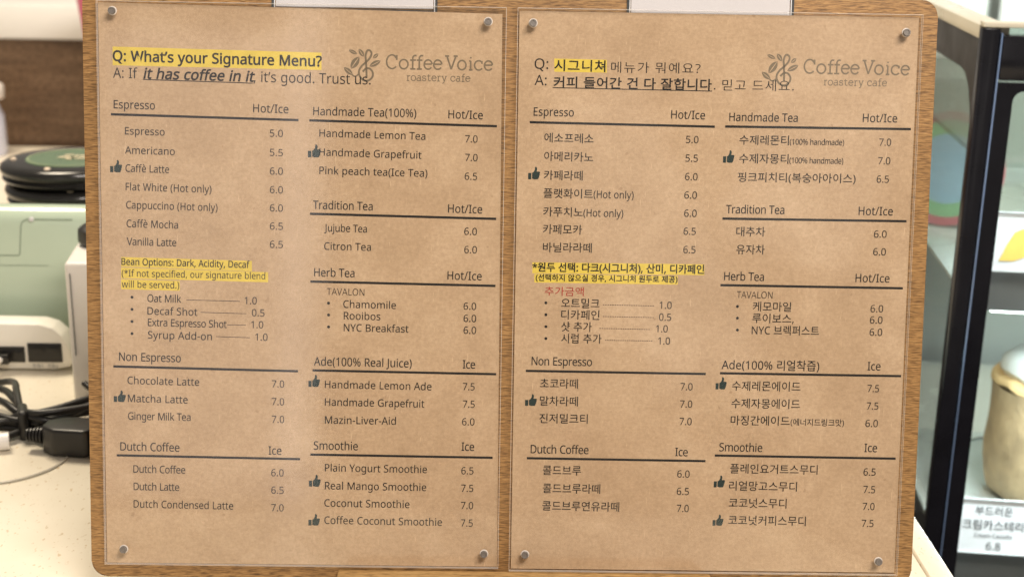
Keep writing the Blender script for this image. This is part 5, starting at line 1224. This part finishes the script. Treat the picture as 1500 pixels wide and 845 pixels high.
# pagers
def pager(x, y, z, label, tilt=0.0, full=True):
    p = empty('pager', (x, y, z), tilt)
    tag(p, label, 'pager', 'stacked round pagers')
    r = 0.0615
    bm = bmesh.new()
    lathe(bm, [(0, 0), (r - 0.008, 0), (r - 0.003, 0.002), (r - 0.0015, 0.0045), (r - 0.004, 0.0065), (r - 0.0035, 0.0075), (r - 0.001, 0.0095), (r, 0.0125), (r - 0.001, 0.0155), (r - 0.004, 0.0175), (r - 0.010, 0.0183), (0, 0.0185)], 72)
    done('body', bm, 'pager', p, True)
    bm = bmesh.new(); lathe(bm, [(0.0, 0.0189), (0.0395, 0.0189), (0.0398, 0.0184)], 56); done('face_disc', bm, 'pager_green', p, True)
    bm = bmesh.new(); lathe(bm, [(0.0372, 0.01905), (0.0372, 0.0193), (0.0382, 0.0193), (0.0382, 0.01905)], 56); done('face_ring', bm, 'pager_line', p, True)
    if full:
        V, F = [], []
        def lf(x0, y0, x1, y1, w):
            A = Vector((x0, y0)); B = Vector((x1, y1)); d = B - A; n = Vector((-d.y, d.x)).normalized()
            b0 = len(V)
            for i in range(7):
                t = i / 6; h = w / 2 * math.sin(math.pi * t)
                q = A + d * t
                V.append((q.x + n.x * h, q.y + n.y * h, 0.01935)); V.append((q.x - n.x * h, q.y - n.y * h, 0.01935))
            for i in range(6):
                F.append((b0 + 2 * i + 1, b0 + 2 * i + 3, b0 + 2 * i + 2, b0 + 2 * i))
        for a in ((-0.013, -0.004, -0.003, 0.004, 0.006), (-0.004, -0.010, 0.001, 0.002, 0.006), (0.002, 0.004, 0.012, 0.009, 0.006), (0.003, -0.008, 0.014, -0.001, 0.006), (-0.010, 0.006, -0.002, 0.013, 0.005), (0.000, -0.014, 0.0015, 0.014, 0.003)):
            lf(*a)
        me = bpy.data.meshes.new('face_emblem'); me.from_pydata(V, [], F)
        link('face_emblem', me, 'gold', p)
    for a in (190, 262, 334):
        bm = bmesh.new()
        lathe(bm, [(0.0028, 0.0), (0.0024, 0.0012), (0.001, 0.0018), (0, 0.0019)], 16, (0.050 * math.cos(R(a)), 0.050 * math.sin(R(a)), 0.0182))
        done('led_lens', bm, 'led_lens', p, True)
    return p
PX, PY, PZ = -0.3775, 0.480, 0.1235
pager(PX, PY, PZ, 'topmost round black pager with green face and pale emblem', 0.0)
pager(PX + 0.003, PY, PZ - 0.0190, 'round black pager directly beneath the topmost pager', 0.3, False)
# charging dock carrying the pagers
dk = empty('pager_dock', (PX, PY, 0))
tag(dk, 'dark dock under the stacked pagers, behind the mint appliance', 'charger')
bm = bmesh.new(); lathe(bm, [(0, 0), (0.058, 0), (0.058, 0.008), (0.05, 0.012), (0.048, 0.102), (0.0, 0.104)], 40); done('body', bm, 'pager', dk, True)

# router
rt = empty('router', (-0.40, 0.325, 0))
tag(rt, 'white router with black cable ports on the counter', 'router')
bm = bmesh.new()
out = [(-0.10, 0.0015), (0.044, 0.0015), (0.056, 0.004), (0.0585, 0.010), (0.056, 0.020), (0.051, 0.030), (0.044, 0.0365), (0.034, 0.0395), (-0.10, 0.0405)]
prism(bm, out, lambda a, b, t: (a, t, b), 0.0, 0.022)
done('shell', bm, 'router', rt, True, 0.0016, 3)
for x0, x1, z0, z1 in ((-0.012, 0.0214, 0.0078, 0.0207), (0.0238, 0.0508, 0.0082, 0.0238)):
    pf = box_obj('port', x0, x1, -0.0012, 0.004, z0, z1, 'port', rt, 0.0004)
    for k in range(2):
        xa = x0 + (x1 - x0) * (0.08 + 0.48 * k)
        box_obj('contact_block', xa, xa + (x1 - x0) * 0.36, -0.0022, -0.0013, z1 - 0.0065, z1 - 0.003, 'cable', pf, 0.0003)
for tx, tt in ((0.0265, '전화1'), (0.0385, '전화2')):
    me = glyph_mesh('port_text', place(text_polys(tt, 0.0042, 0.0082), tx, 0.0026))
    for v in me.vertices:
        v.co = (v.co.x, -0.0001, v.co.y + 0.0006)
    link('port_text', me, 'grey_print', rt)

# white box beside the board
wb = empty('white_box', (-0.27, 0.29, 0))
tag(wb, 'tall white box standing just behind the left board edge', 'box')
bm = bmesh.new()
prism(bm, [(-0.0508, -0.032), (0.05, -0.030), (0.047, 0.045), (-0.060, 0.038)], lambda a, b, t: (a, b, t), 0.0, 0.109)
done('body', bm, 'white', wb, True, 0.003, 3)
box_obj('side_slot', -0.0470, -0.0466, -0.0330, -0.0315, 0.038, 0.101, 'grey_edge', wb)
kb = empty('black_knob', (-0.3095, 0.312, 0.1095))
tag(kb, 'small black rounded lid on top of the white box', 'lid')
bm = bmesh.new(); lathe(bm, [(0, 0), (0.014, 0), (0.016, 0.004), (0.0155, 0.012), (0.012, 0.015), (0, 0.0155)], 28); done('body', bm, 'cable', kb, True)
bm = bmesh.new(); lathe(bm, [(0.0045, 0.0156), (0.005, 0.018), (0.003, 0.020), (0, 0.0202)], 16); done('grip', bm, 'cable', kb, True)

# black power cord bundle with its plug
pc = empty('power_cord', (-0.33, 0.19, 0))
tag(pc, 'bundled black power cord with angular plug lying on counter', 'power cord')
ox, oy = -0.33, 0.19
def rel(pts):
    return [(a - ox, b - oy, c) for a, b, c in pts]
for i, pts in enumerate((
        [(-0.42, 0.245, 0.006), (-0.375, 0.247, 0.015), (-0.352, 0.222, 0.016), (-0.336, 0.197, 0.012), (-0.322, 0.190, 0.012), (-0.300, 0.215, 0.014), (-0.27, 0.235, 0.016)],
        [(-0.42, 0.190, 0.005), (-0.38, 0.187, 0.006), (-0.355, 0.192, 0.007), (-0.337, 0.192, 0.006), (-0.318, 0.178, 0.008), (-0.305, 0.168, 0.011)],
        [(-0.43, 0.215, 0.006), (-0.38, 0.208, 0.014), (-0.355, 0.196, 0.014), (-0.337, 0.190, 0.013), (-0.316, 0.198, 0.012), (-0.29, 0.222, 0.014), (-0.26, 0.228, 0.010)],
        [(-0.42, 0.168, 0.005), (-0.37, 0.176, 0.006), (-0.350, 0.188, 0.013), (-0.337, 0.194, 0.008), (-0.312, 0.205, 0.006), (-0.28, 0.212, 0.006)],
        [(-0.285, 0.234, 0.015), (-0.300, 0.240, 0.017), (-0.309, 0.247, 0.020)],
        [(-0.43, 0.232, 0.006), (-0.385, 0.236, 0.010), (-0.358, 0.212, 0.019), (-0.337, 0.195, 0.016), (-0.318, 0.205, 0.016), (-0.29, 0.228, 0.018), (-0.26, 0.238, 0.014)],
        [(-0.42, 0.203, 0.013), (-0.38, 0.197, 0.018), (-0.352, 0.200, 0.010), (-0.336, 0.191, 0.017), (-0.318, 0.186, 0.015), (-0.295, 0.200, 0.008), (-0.27, 0.205, 0.006)],
        [(-0.41, 0.258, 0.005), (-0.385, 0.262, 0.012), (-0.362, 0.248, 0.020), (-0.350, 0.222, 0.022), (-0.339, 0.198, 0.019), (-0.325, 0.187, 0.020), (-0.300, 0.196, 0.020), (-0.27, 0.215, 0.020)],
        [(-0.40, 0.180, 0.004), (-0.372, 0.168, 0.004), (-0.350, 0.174, 0.005), (-0.338, 0.186, 0.006), (-0.326, 0.200, 0.006), (-0.305, 0.222, 0.006), (-0.27, 0.240, 0.006)])):
    tube_obj('cord', rel(pts), (0.0027, 0.0028, 0.0026, 0.0025, 0.0024, 0.0026, 0.0027, 0.0026, 0.0025)[i], 'cable', pc)
bm = bmesh.new()
box(bm, -0.0035, 0.0035, -0.010, 0.010, 0.0, 0.0215)
tie = done('cord_tie', bm, 'cable', pc, True, 0.0025, 3); tie.location = (-0.0065, 0.003, 0.0005); tie.rotation_euler = (0, 0, R(20))
pl = [(-0.020, -0.006), (-0.010, -0.0125), (0.012, -0.0135), (0.016, -0.010), (0.016, 0.010), (0.012, 0.0135), (-0.010, 0.0125), (-0.020, 0.006)]
bm = bmesh.new()
prism(bm, pl, lambda a, b, t: (a, b, t), 0.0, 0.0195)
plug = done('plug', bm, 'cable', pc, True, 0.0022, 3); plug.location = (0.036, -0.022, 0.001); plug.rotation_euler = (0, 0, R(-4))
bm = bmesh.new()
box(bm, -0.0022, 0.0022, -0.0140, 0.0140, -0.0005, 0.0215)
done('collar', bm, 'cable', plug, True, 0.0008, 2).location = (0.0195, 0, 0)
bm = bmesh.new()
box(bm, 0.022, 0.050, -0.011, 0.011, 0.0, 0.0185)
done('socket_end', bm, 'cable', plug, True, 0.002, 3)
for k in range(5):
    bm = bmesh.new()
    r_ = 0.0062 - 0.0004 * k
    lathe(bm, [(0, -0.0008), (r_, -0.0006), (r_, 0.0006), (0, 0.0008)], 14)
    g = done('strain_ring', bm, 'cable', plug, True); g.rotation_euler = (0, R(90), 0); g.location = (-0.0215 - 0.0025 * k, 0, 0.010)

# white cable ends
wc = empty('white_cable', (-0.345, 0.16, 0))
tag(wc, 'thick white cable end below the black cord bundle', 'cable')
tube_obj('cable', [(-0.10, -0.028, 0.005), (-0.04, -0.008, 0.0055), (-0.012, 0.004, 0.006), (0.006, 0.010, 0.0062)], lambda t: 0.0042 if t < .55 else 0.0062, 'white_cable', wc)
wc2 = empty('network_cable', (-0.40, 0.322, 0))
tag(wc2, 'white network cable plugged into the router port', 'cable')
tube_obj('cable', [(-0.055, -0.050, 0.006), (-0.03, -0.040, 0.007), (-0.004, -0.022, 0.010), (0.0045, -0.004, 0.0125)], 0.0028, 'white_cable', wc2)
box_obj('connector', 0.0015, 0.0105, -0.006, 0.0015, 0.0085, 0.0165, 'cable', wc2, 0.0006)
lp = tube_obj('thin_cable', [(-0.42, 0.10, 0.001), (-0.36, 0.107, 0.001), (-0.325, 0.114, 0.001), (-0.306, 0.128, 0.001), (-0.297, 0.145, 0.001), (-0.296, 0.160, 0.001), (-0.302, 0.172, 0.001), (-0.312, 0.178, 0.001)], 0.0008, 'clear_cable')
tag(lp, 'thin pale cable curling across the cream counter', 'cable')

# bottle and cup far behind
bt = empty('bottle', (-0.722, 1.20, 0))
tag(bt, 'pale blue bottle cut off by the left picture edge', 'bottle')
bm = bmesh.new(); lathe(bm, [(0, 0), (0.026, 0), (0.028, 0.004), (0.027, 0.055), (0.020, 0.072), (0.016, 0.078), (0, 0.079)], 28); done('body', bm, 'pale_blue', bt, True)
bm = bmesh.new(); lathe(bm, [(0.0, 0.078), (0.028, 0.079), (0.0295, 0.083), (0.0295, 0.096), (0.027, 0.099), (0, 0.100)], 28); done('cap', bm, 'white', bt, True)
cup = empty('pink_cup', (-0.497, 1.10, 0))
tag(cup, 'tall pink cup peeking past the top left board edge', 'cup')
bm = bmesh.new(); lathe(bm, [(0, 0), (0.030, 0), (0.034, 0.05), (0.046, 0.175), (0.0545, 0.245), (0.053, 0.245), (0.044, 0.175), (0.028, 0.004), (0, 0.004)], 36); done('wall', bm, 'pink', cup, True)
bm = bmesh.new(); lathe(bm, [(0.053, 0.2455), (0.056, 0.247), (0.056, 0.250), (0.053, 0.251)], 36); done('rim', bm, 'pink', cup, True)

# ------------------------------------------------------------------ glass showcase on the right
CA = R(-7)
CX, CY = 0.346, 0.298
case = empty('glass_showcase', (CX, CY, -0.9), CA)
tag(case, 'black framed glass cake showcase right of the menu board', 'showcase')
Z0 = 0.9       # local z of the counter level
W_, D_ = 0.75, 0.56
def S(u, d, z):
    return Vector((CX + u * math.cos(CA) - d * math.sin(CA), CY + u * math.sin(CA) + d * math.cos(CA), z))
def cbox(name, u0, u1, d0, d1, z0, z1, mt, bevel=0.0, parent=case):
    return box_obj(name, u0, u1, d0, d1, z0 + Z0, z1 + Z0, mt, parent, bevel)
cbox('base', 0.0, W_, 0.0, D_, -0.9, -0.36, 'frame_matt')
cbox('corner_post', 0.0, 0.0128, 0.0, 0.0125, -0.36, 0.2850, 'frame_black', 0.0012)
cbox('edge_glint_strip', 0.0129, 0.0141, -0.0022, 0.004, -0.36, 0.2820, 'edge_glint', 0.0005)  # thin strip added to carry the painted reflection beside the post
cbox('header', 0.0148, W_, 0.0, 0.014, 0.2475, 0.2800, 'frame_black', 0.001)
bm = bmesh.new()
frame_prism(bm, rrect(0.0148, W_ - 0.02, -0.35, 0.2460, 0.001, 5), rrect(0.0268, W_ - 0.04, -0.33, 0.2400, 0.008, 5), lambda a, b, t: (a, t, b + Z0), 0.0005, 0.012)
door = done('door_frame', bm, 'frame_black', case)
cbox('door_pane', 0.0262, W_ - 0.0395, 0.006, 0.0085, -0.331, 0.2405, 'glass', 0, door)
# side wall: black printed border round a rounded opening, with a slot beside the post
outer = [(0.0127, -0.36), (D_, -0.36), (D_, 0.2750), (0.0127, 0.2750)]
right_edge = [(0.0150, -0.34), (0.0150, 0.150), (0.0185, 0.178), (0.0270, 0.203), (0.0370, 0.222), (0.0500, 0.2365), (0.0660, 0.2445), (0.0850, 0.2468)]
opening = right_edge + [(D_ - 0.06, 0.2468), (D_ - 0.05, 0.237), (D_ - 0.05, -0.34)]
slot = [(0.0150, 0.2535), (0.0190, 0.2525), (0.0225, 0.2560), (0.0240, 0.2640), (0.0240, 0.2735), (0.0150, 0.2735)]
me = glyph_mesh('side_border', [outer, opening, slot])
for v in me.vertices:
    v.co = (0.0044, v.co.x, v.co.y + Z0)
side = link('side_border', me, 'frame_matt', case)
cbox('side_pane', 0.0050, 0.0085, 0.013, D_ - 0.004, -0.358, 0.2740, 'glass', 0, side)
cbox('inner_post', 0.012, 0.020, 0.0145, 0.0440, -0.36, 0.1700, 'grey_post', 0.001)
cbox('top_rail', 0.0, 0.0220, 0.0135, D_, 0.2762, 0.2862, 'rail_cream', 0.001)
cbox('top_rail', 0.0, W_, -0.0005, 0.0125, 0.2856, 0.2895, 'rail_cream', 0.0008)
cbox('top_pane', 0.0225, W_ - 0.02, 0.0150, D_ - 0.02, 0.2790, 0.2850, 'top_glass')
cbox('back_wall', 0.0, W_, D_ + 0.001, D_ + 0.012, -0.36, 0.2850, 'case_white')
cbox('far_wall', W_ - 0.015, W_, 0.015, D_, -0.36, 0.2740, 'case_white')
cbox('led_tube', 0.04, W_ - 0.06, 0.016, 0.022, 0.2610, 0.2680, 'led', 0.001)
cbox('led_tube', 0.04, W_ - 0.06, 0.0420, 0.0480, 0.0575, 0.0618, 'led', 0.001)
cbox('glass_shelf', 0.022, W_ - 0.02, 0.040, D_ - 0.03, 0.1755, 0.1800, 'glass')
cbox('shelf_plate', 0.0225, W_ - 0.02, 0.0405, D_ - 0.03, 0.0625, 0.0660, 'case_white')
cbox('shelf_rail', 0.0222, W_ - 0.02, 0.0340, 0.0400, 0.0615, 0.0968, 'grey_metal', 0.0006)
cbox('shelf_plate', 0.0225, W_ - 0.02, 0.0405, D_ - 0.03, -0.1560, -0.1520, 'case_white')
cbox('shelf_rail', 0.0222, W_ - 0.02, 0.0340, 0.0400, -0.1900, -0.1500, 'grey_metal', 0.0006)

led = bpy.data.lights.new('case_lamp', 'AREA')
led.shape = 'RECTANGLE'; led.size = 0.6; led.size_y = 0.03; led.energy = 10; led.color = (0.86, 0.98, 1.0)
lo = bpy.data.objects.new('case_lamp', led); COL.objects.link(lo)
lo.location = S(0.36, 0.019, 0.258); lo.rotation_euler = (R(-12), 0, CA)
led2 = bpy.data.lights.new('case_lamp', 'AREA')
led2.shape = 'RECTANGLE'; led2.size = 0.6; led2.size_y = 0.03; led2.energy = 6; led2.color = (0.86, 0.98, 1.0)
lo2 = bpy.data.objects.new('case_lamp', led2); COL.objects.link(lo2)
lo2.location = S(0.36, 0.021, 0.058); lo2.rotation_euler = (R(-12), 0, CA)

# price cards
def card(u0, u1, z0, z1, label):
    c = empty('price_card', S(u0, 0.021, z0), CA)
    tag(c, label, 'price card', 'price cards in the showcase')
    c.rotation_euler = (R(-14), 0, CA)
    w, h = u1 - u0, z1 - z0
    box_obj('card', 0.0012, w - 0.0012, 0.0, 0.0008, 0.0012, h - 0.0012, 'card', c)
    for a, b, z_, y_ in ((0, w, 0.0, 0.0011), (0, w, h - 0.0011, h)):
        box_obj('holder_edge', a, b, -0.0012, 0.0016, z_, y_, 'clear_edge', c)
    for a in (0.0, w - 0.001):
        box_obj('holder_edge', a, a + 0.001, -0.0012, 0.0016, 0.0012, h - 0.0012, 'clear_edge', c)
    return c
def card_text(c, txt, x, z, em, w, mt):
    me = glyph_mesh('card_text', place(text_polys(txt, em, w), x, z), em * 0.008)
    for v in me.vertices:
        v.co = (v.co.x, -0.0003, v.co.y)
    link('card_text', me, mt, c)
c1 = card(0.026, 0.110, -0.1440, -0.0985, 'white price card with grey Korean lettering before the cream cake')
card_text(c1, '부드러운', 0.0185, 0.0325, 0.0084, 0.030, 'grey_print')
card_text(c1, '크림카스테라', 0.0085, 0.0205, 0.0092, 0.050, 'grey_print')
card_text(c1, 'Cream Castella', 0.0185, 0.0135, 0.0046, 0.030, 'grey_print')
card_text(c1, '6.8', 0.0285, 0.0035, 0.0085, 0.0115, 'grey_print')
c2 = card(0.0300, 0.110, 0.0972, 0.1440, 'white card with orange picture on the upper showcase shelf')
me = glyph_mesh('picture', [[(0.0065, 0.0085), (0.017, 0.0085), (0.026, 0.012), (0.034, 0.020), (0.040, 0.032), (0.036, 0.037), (0.026, 0.035), (0.0175, 0.031), (0.0125, 0.022)]])
for v in me.vertices:
    v.co = (v.co.x, -0.0003, v.co.y)
link('picture', me, 'cake_print', c2)

fm = box_obj('foil_mat', -0.105, 0.2, -0.10, 0.16, 0.0, 0.0012, 'foil')
fm.location = S(0.135, 0.15, -0.1518); fm.rotation_euler = (0, 0, CA)
tag(fm, 'crinkled silver foil mat under the cake tray', 'mat')
# cake on its silver tray
TR = S(0.138, 0.15, -0.1504)
tr = empty('cake_tray', TR)
tag(tr, 'round silver tray under the cream cake in showcase', 'tray')
bm = bmesh.new(); lathe(bm, [(0, 0), (0.060, 0.0), (0.066, 0.004), (0.094, 0.016), (0.0985, 0.020), (0.096, 0.021), (0.088, 0.0165), (0.066, 0.0075), (0.058, 0.006), (0, 0.006)], 64); done('dish', bm, 'silver', tr, True)
bm = bmesh.new(); lathe(bm, [(0.0960, 0.0212), (0.0985, 0.0204), (0.1005, 0.0212), (0.0985, 0.0226)], 64); done('rolled_rim', bm, 'silver', tr, True)
ck = empty('cream_cake', TR + Vector((0, 0, 0.0066)))
tag(ck, 'round beige sponge cake with white cream on top', 'cake')
bm = bmesh.new()
lathe(bm, [(0, 0), (0.048, 0.0), (0.055, 0.005), (0.058, 0.014), (0.0600, 0.03), (0.0610, 0.045), (0.0605, 0.06), (0.0600, 0.075), (0.0600, 0.09), (0.0615, 0.106)], 60)
for v in bm.verts:
    a = math.atan2(v.co.y, v.co.x)
    r = 1 + 0.016 * math.sin(5 * a + 25 * v.co.z) + 0.008 * math.sin(11 * a - 90 * v.co.z)
    v.co.x *= r; v.co.y *= r
done('sponge', bm, 'sponge', ck, True)
bm = bmesh.new()
lathe(bm, [(0.0612, 0.1055), (0.0622, 0.108), (0.060, 0.111), (0.052, 0.1125), (0.0, 0.112)], 60)
for v in bm.verts:
    a = math.atan2(v.co.y, v.co.x)
    v.co.z += 0.0018 * math.sin(6 * a) + 0.001 * math.sin(15 * a)
done('crust', bm, 'crust', ck, True)
bm = bmesh.new()
lathe(bm, [(0.0500, 0.1105), (0.0540, 0.117), (0.0525, 0.126), (0.045, 0.133), (0.028, 0.138), (0, 0.139)], 48)
for v in bm.verts:
    a = math.atan2(v.co.y, v.co.x)
    v.co.z += 0.002 * math.sin(4 * a + 1)
    v.co.x *= 1 + 0.03 * math.sin(3 * a); v.co.y *= 1 + 0.03 * math.sin(3 * a)
done('cream_top', bm, 'cream', ck, True)

# pastel ringed plate leaning in the upper part of the showcase
pp = empty('ringed_plate', S(0.046, 0.300, 0.0665))
pp.rotation_euler = (R(80), 0, R(-35))
tag(pp, 'round plate with pink, green and blue rings behind side glass', 'plate')
M0 = Matrix.Translation((0, 0.0555, 0))
for nm, prof, mt in (('rim', [(0.047, 0.0), (0.055, 0.003), (0.055, 0.006), (0.047, 0.004)], 'pastel_pink'),
                     ('ring', [(0.034, 0.0), (0.0469, 0.0), (0.0469, 0.004), (0.034, 0.003)], 'pastel_green'),
                     ('well', [(0.0, 0.0), (0.0339, 0.0), (0.0339, 0.003), (0.0, 0.002)], 'pastel_blue')):
    bm = bmesh.new(); lathe(bm, prof + ([prof[0]] if prof[0][0] > 0 else []), 48)
    bmesh.ops.remove_doubles(bm, verts=bm.verts, dist=1e-6)
    bmesh.ops.transform(bm, matrix=M0, verts=bm.verts)
    done(nm, bm, mt, pp, True)

# far window whose light falls across the showcase top
fw = box_obj('far_window', 0.7, 2.3, 3.0, 3.02, 0.40, 1.6, 'daylight')
tag(fw, None, None, None, 'structure')
for k in range(6):
    box_obj('mullion', 0.7 + 0.3 * k, 0.73 + 0.3 * k, 2.97, 2.99, 0.40, 1.6, 'grey_post', fw)
for k in range(5):
    box_obj('mullion', 0.7, 2.3, 2.965, 2.985, 0.40 + 0.16 * k, 0.42 + 0.16 * k, 'grey_post', fw)
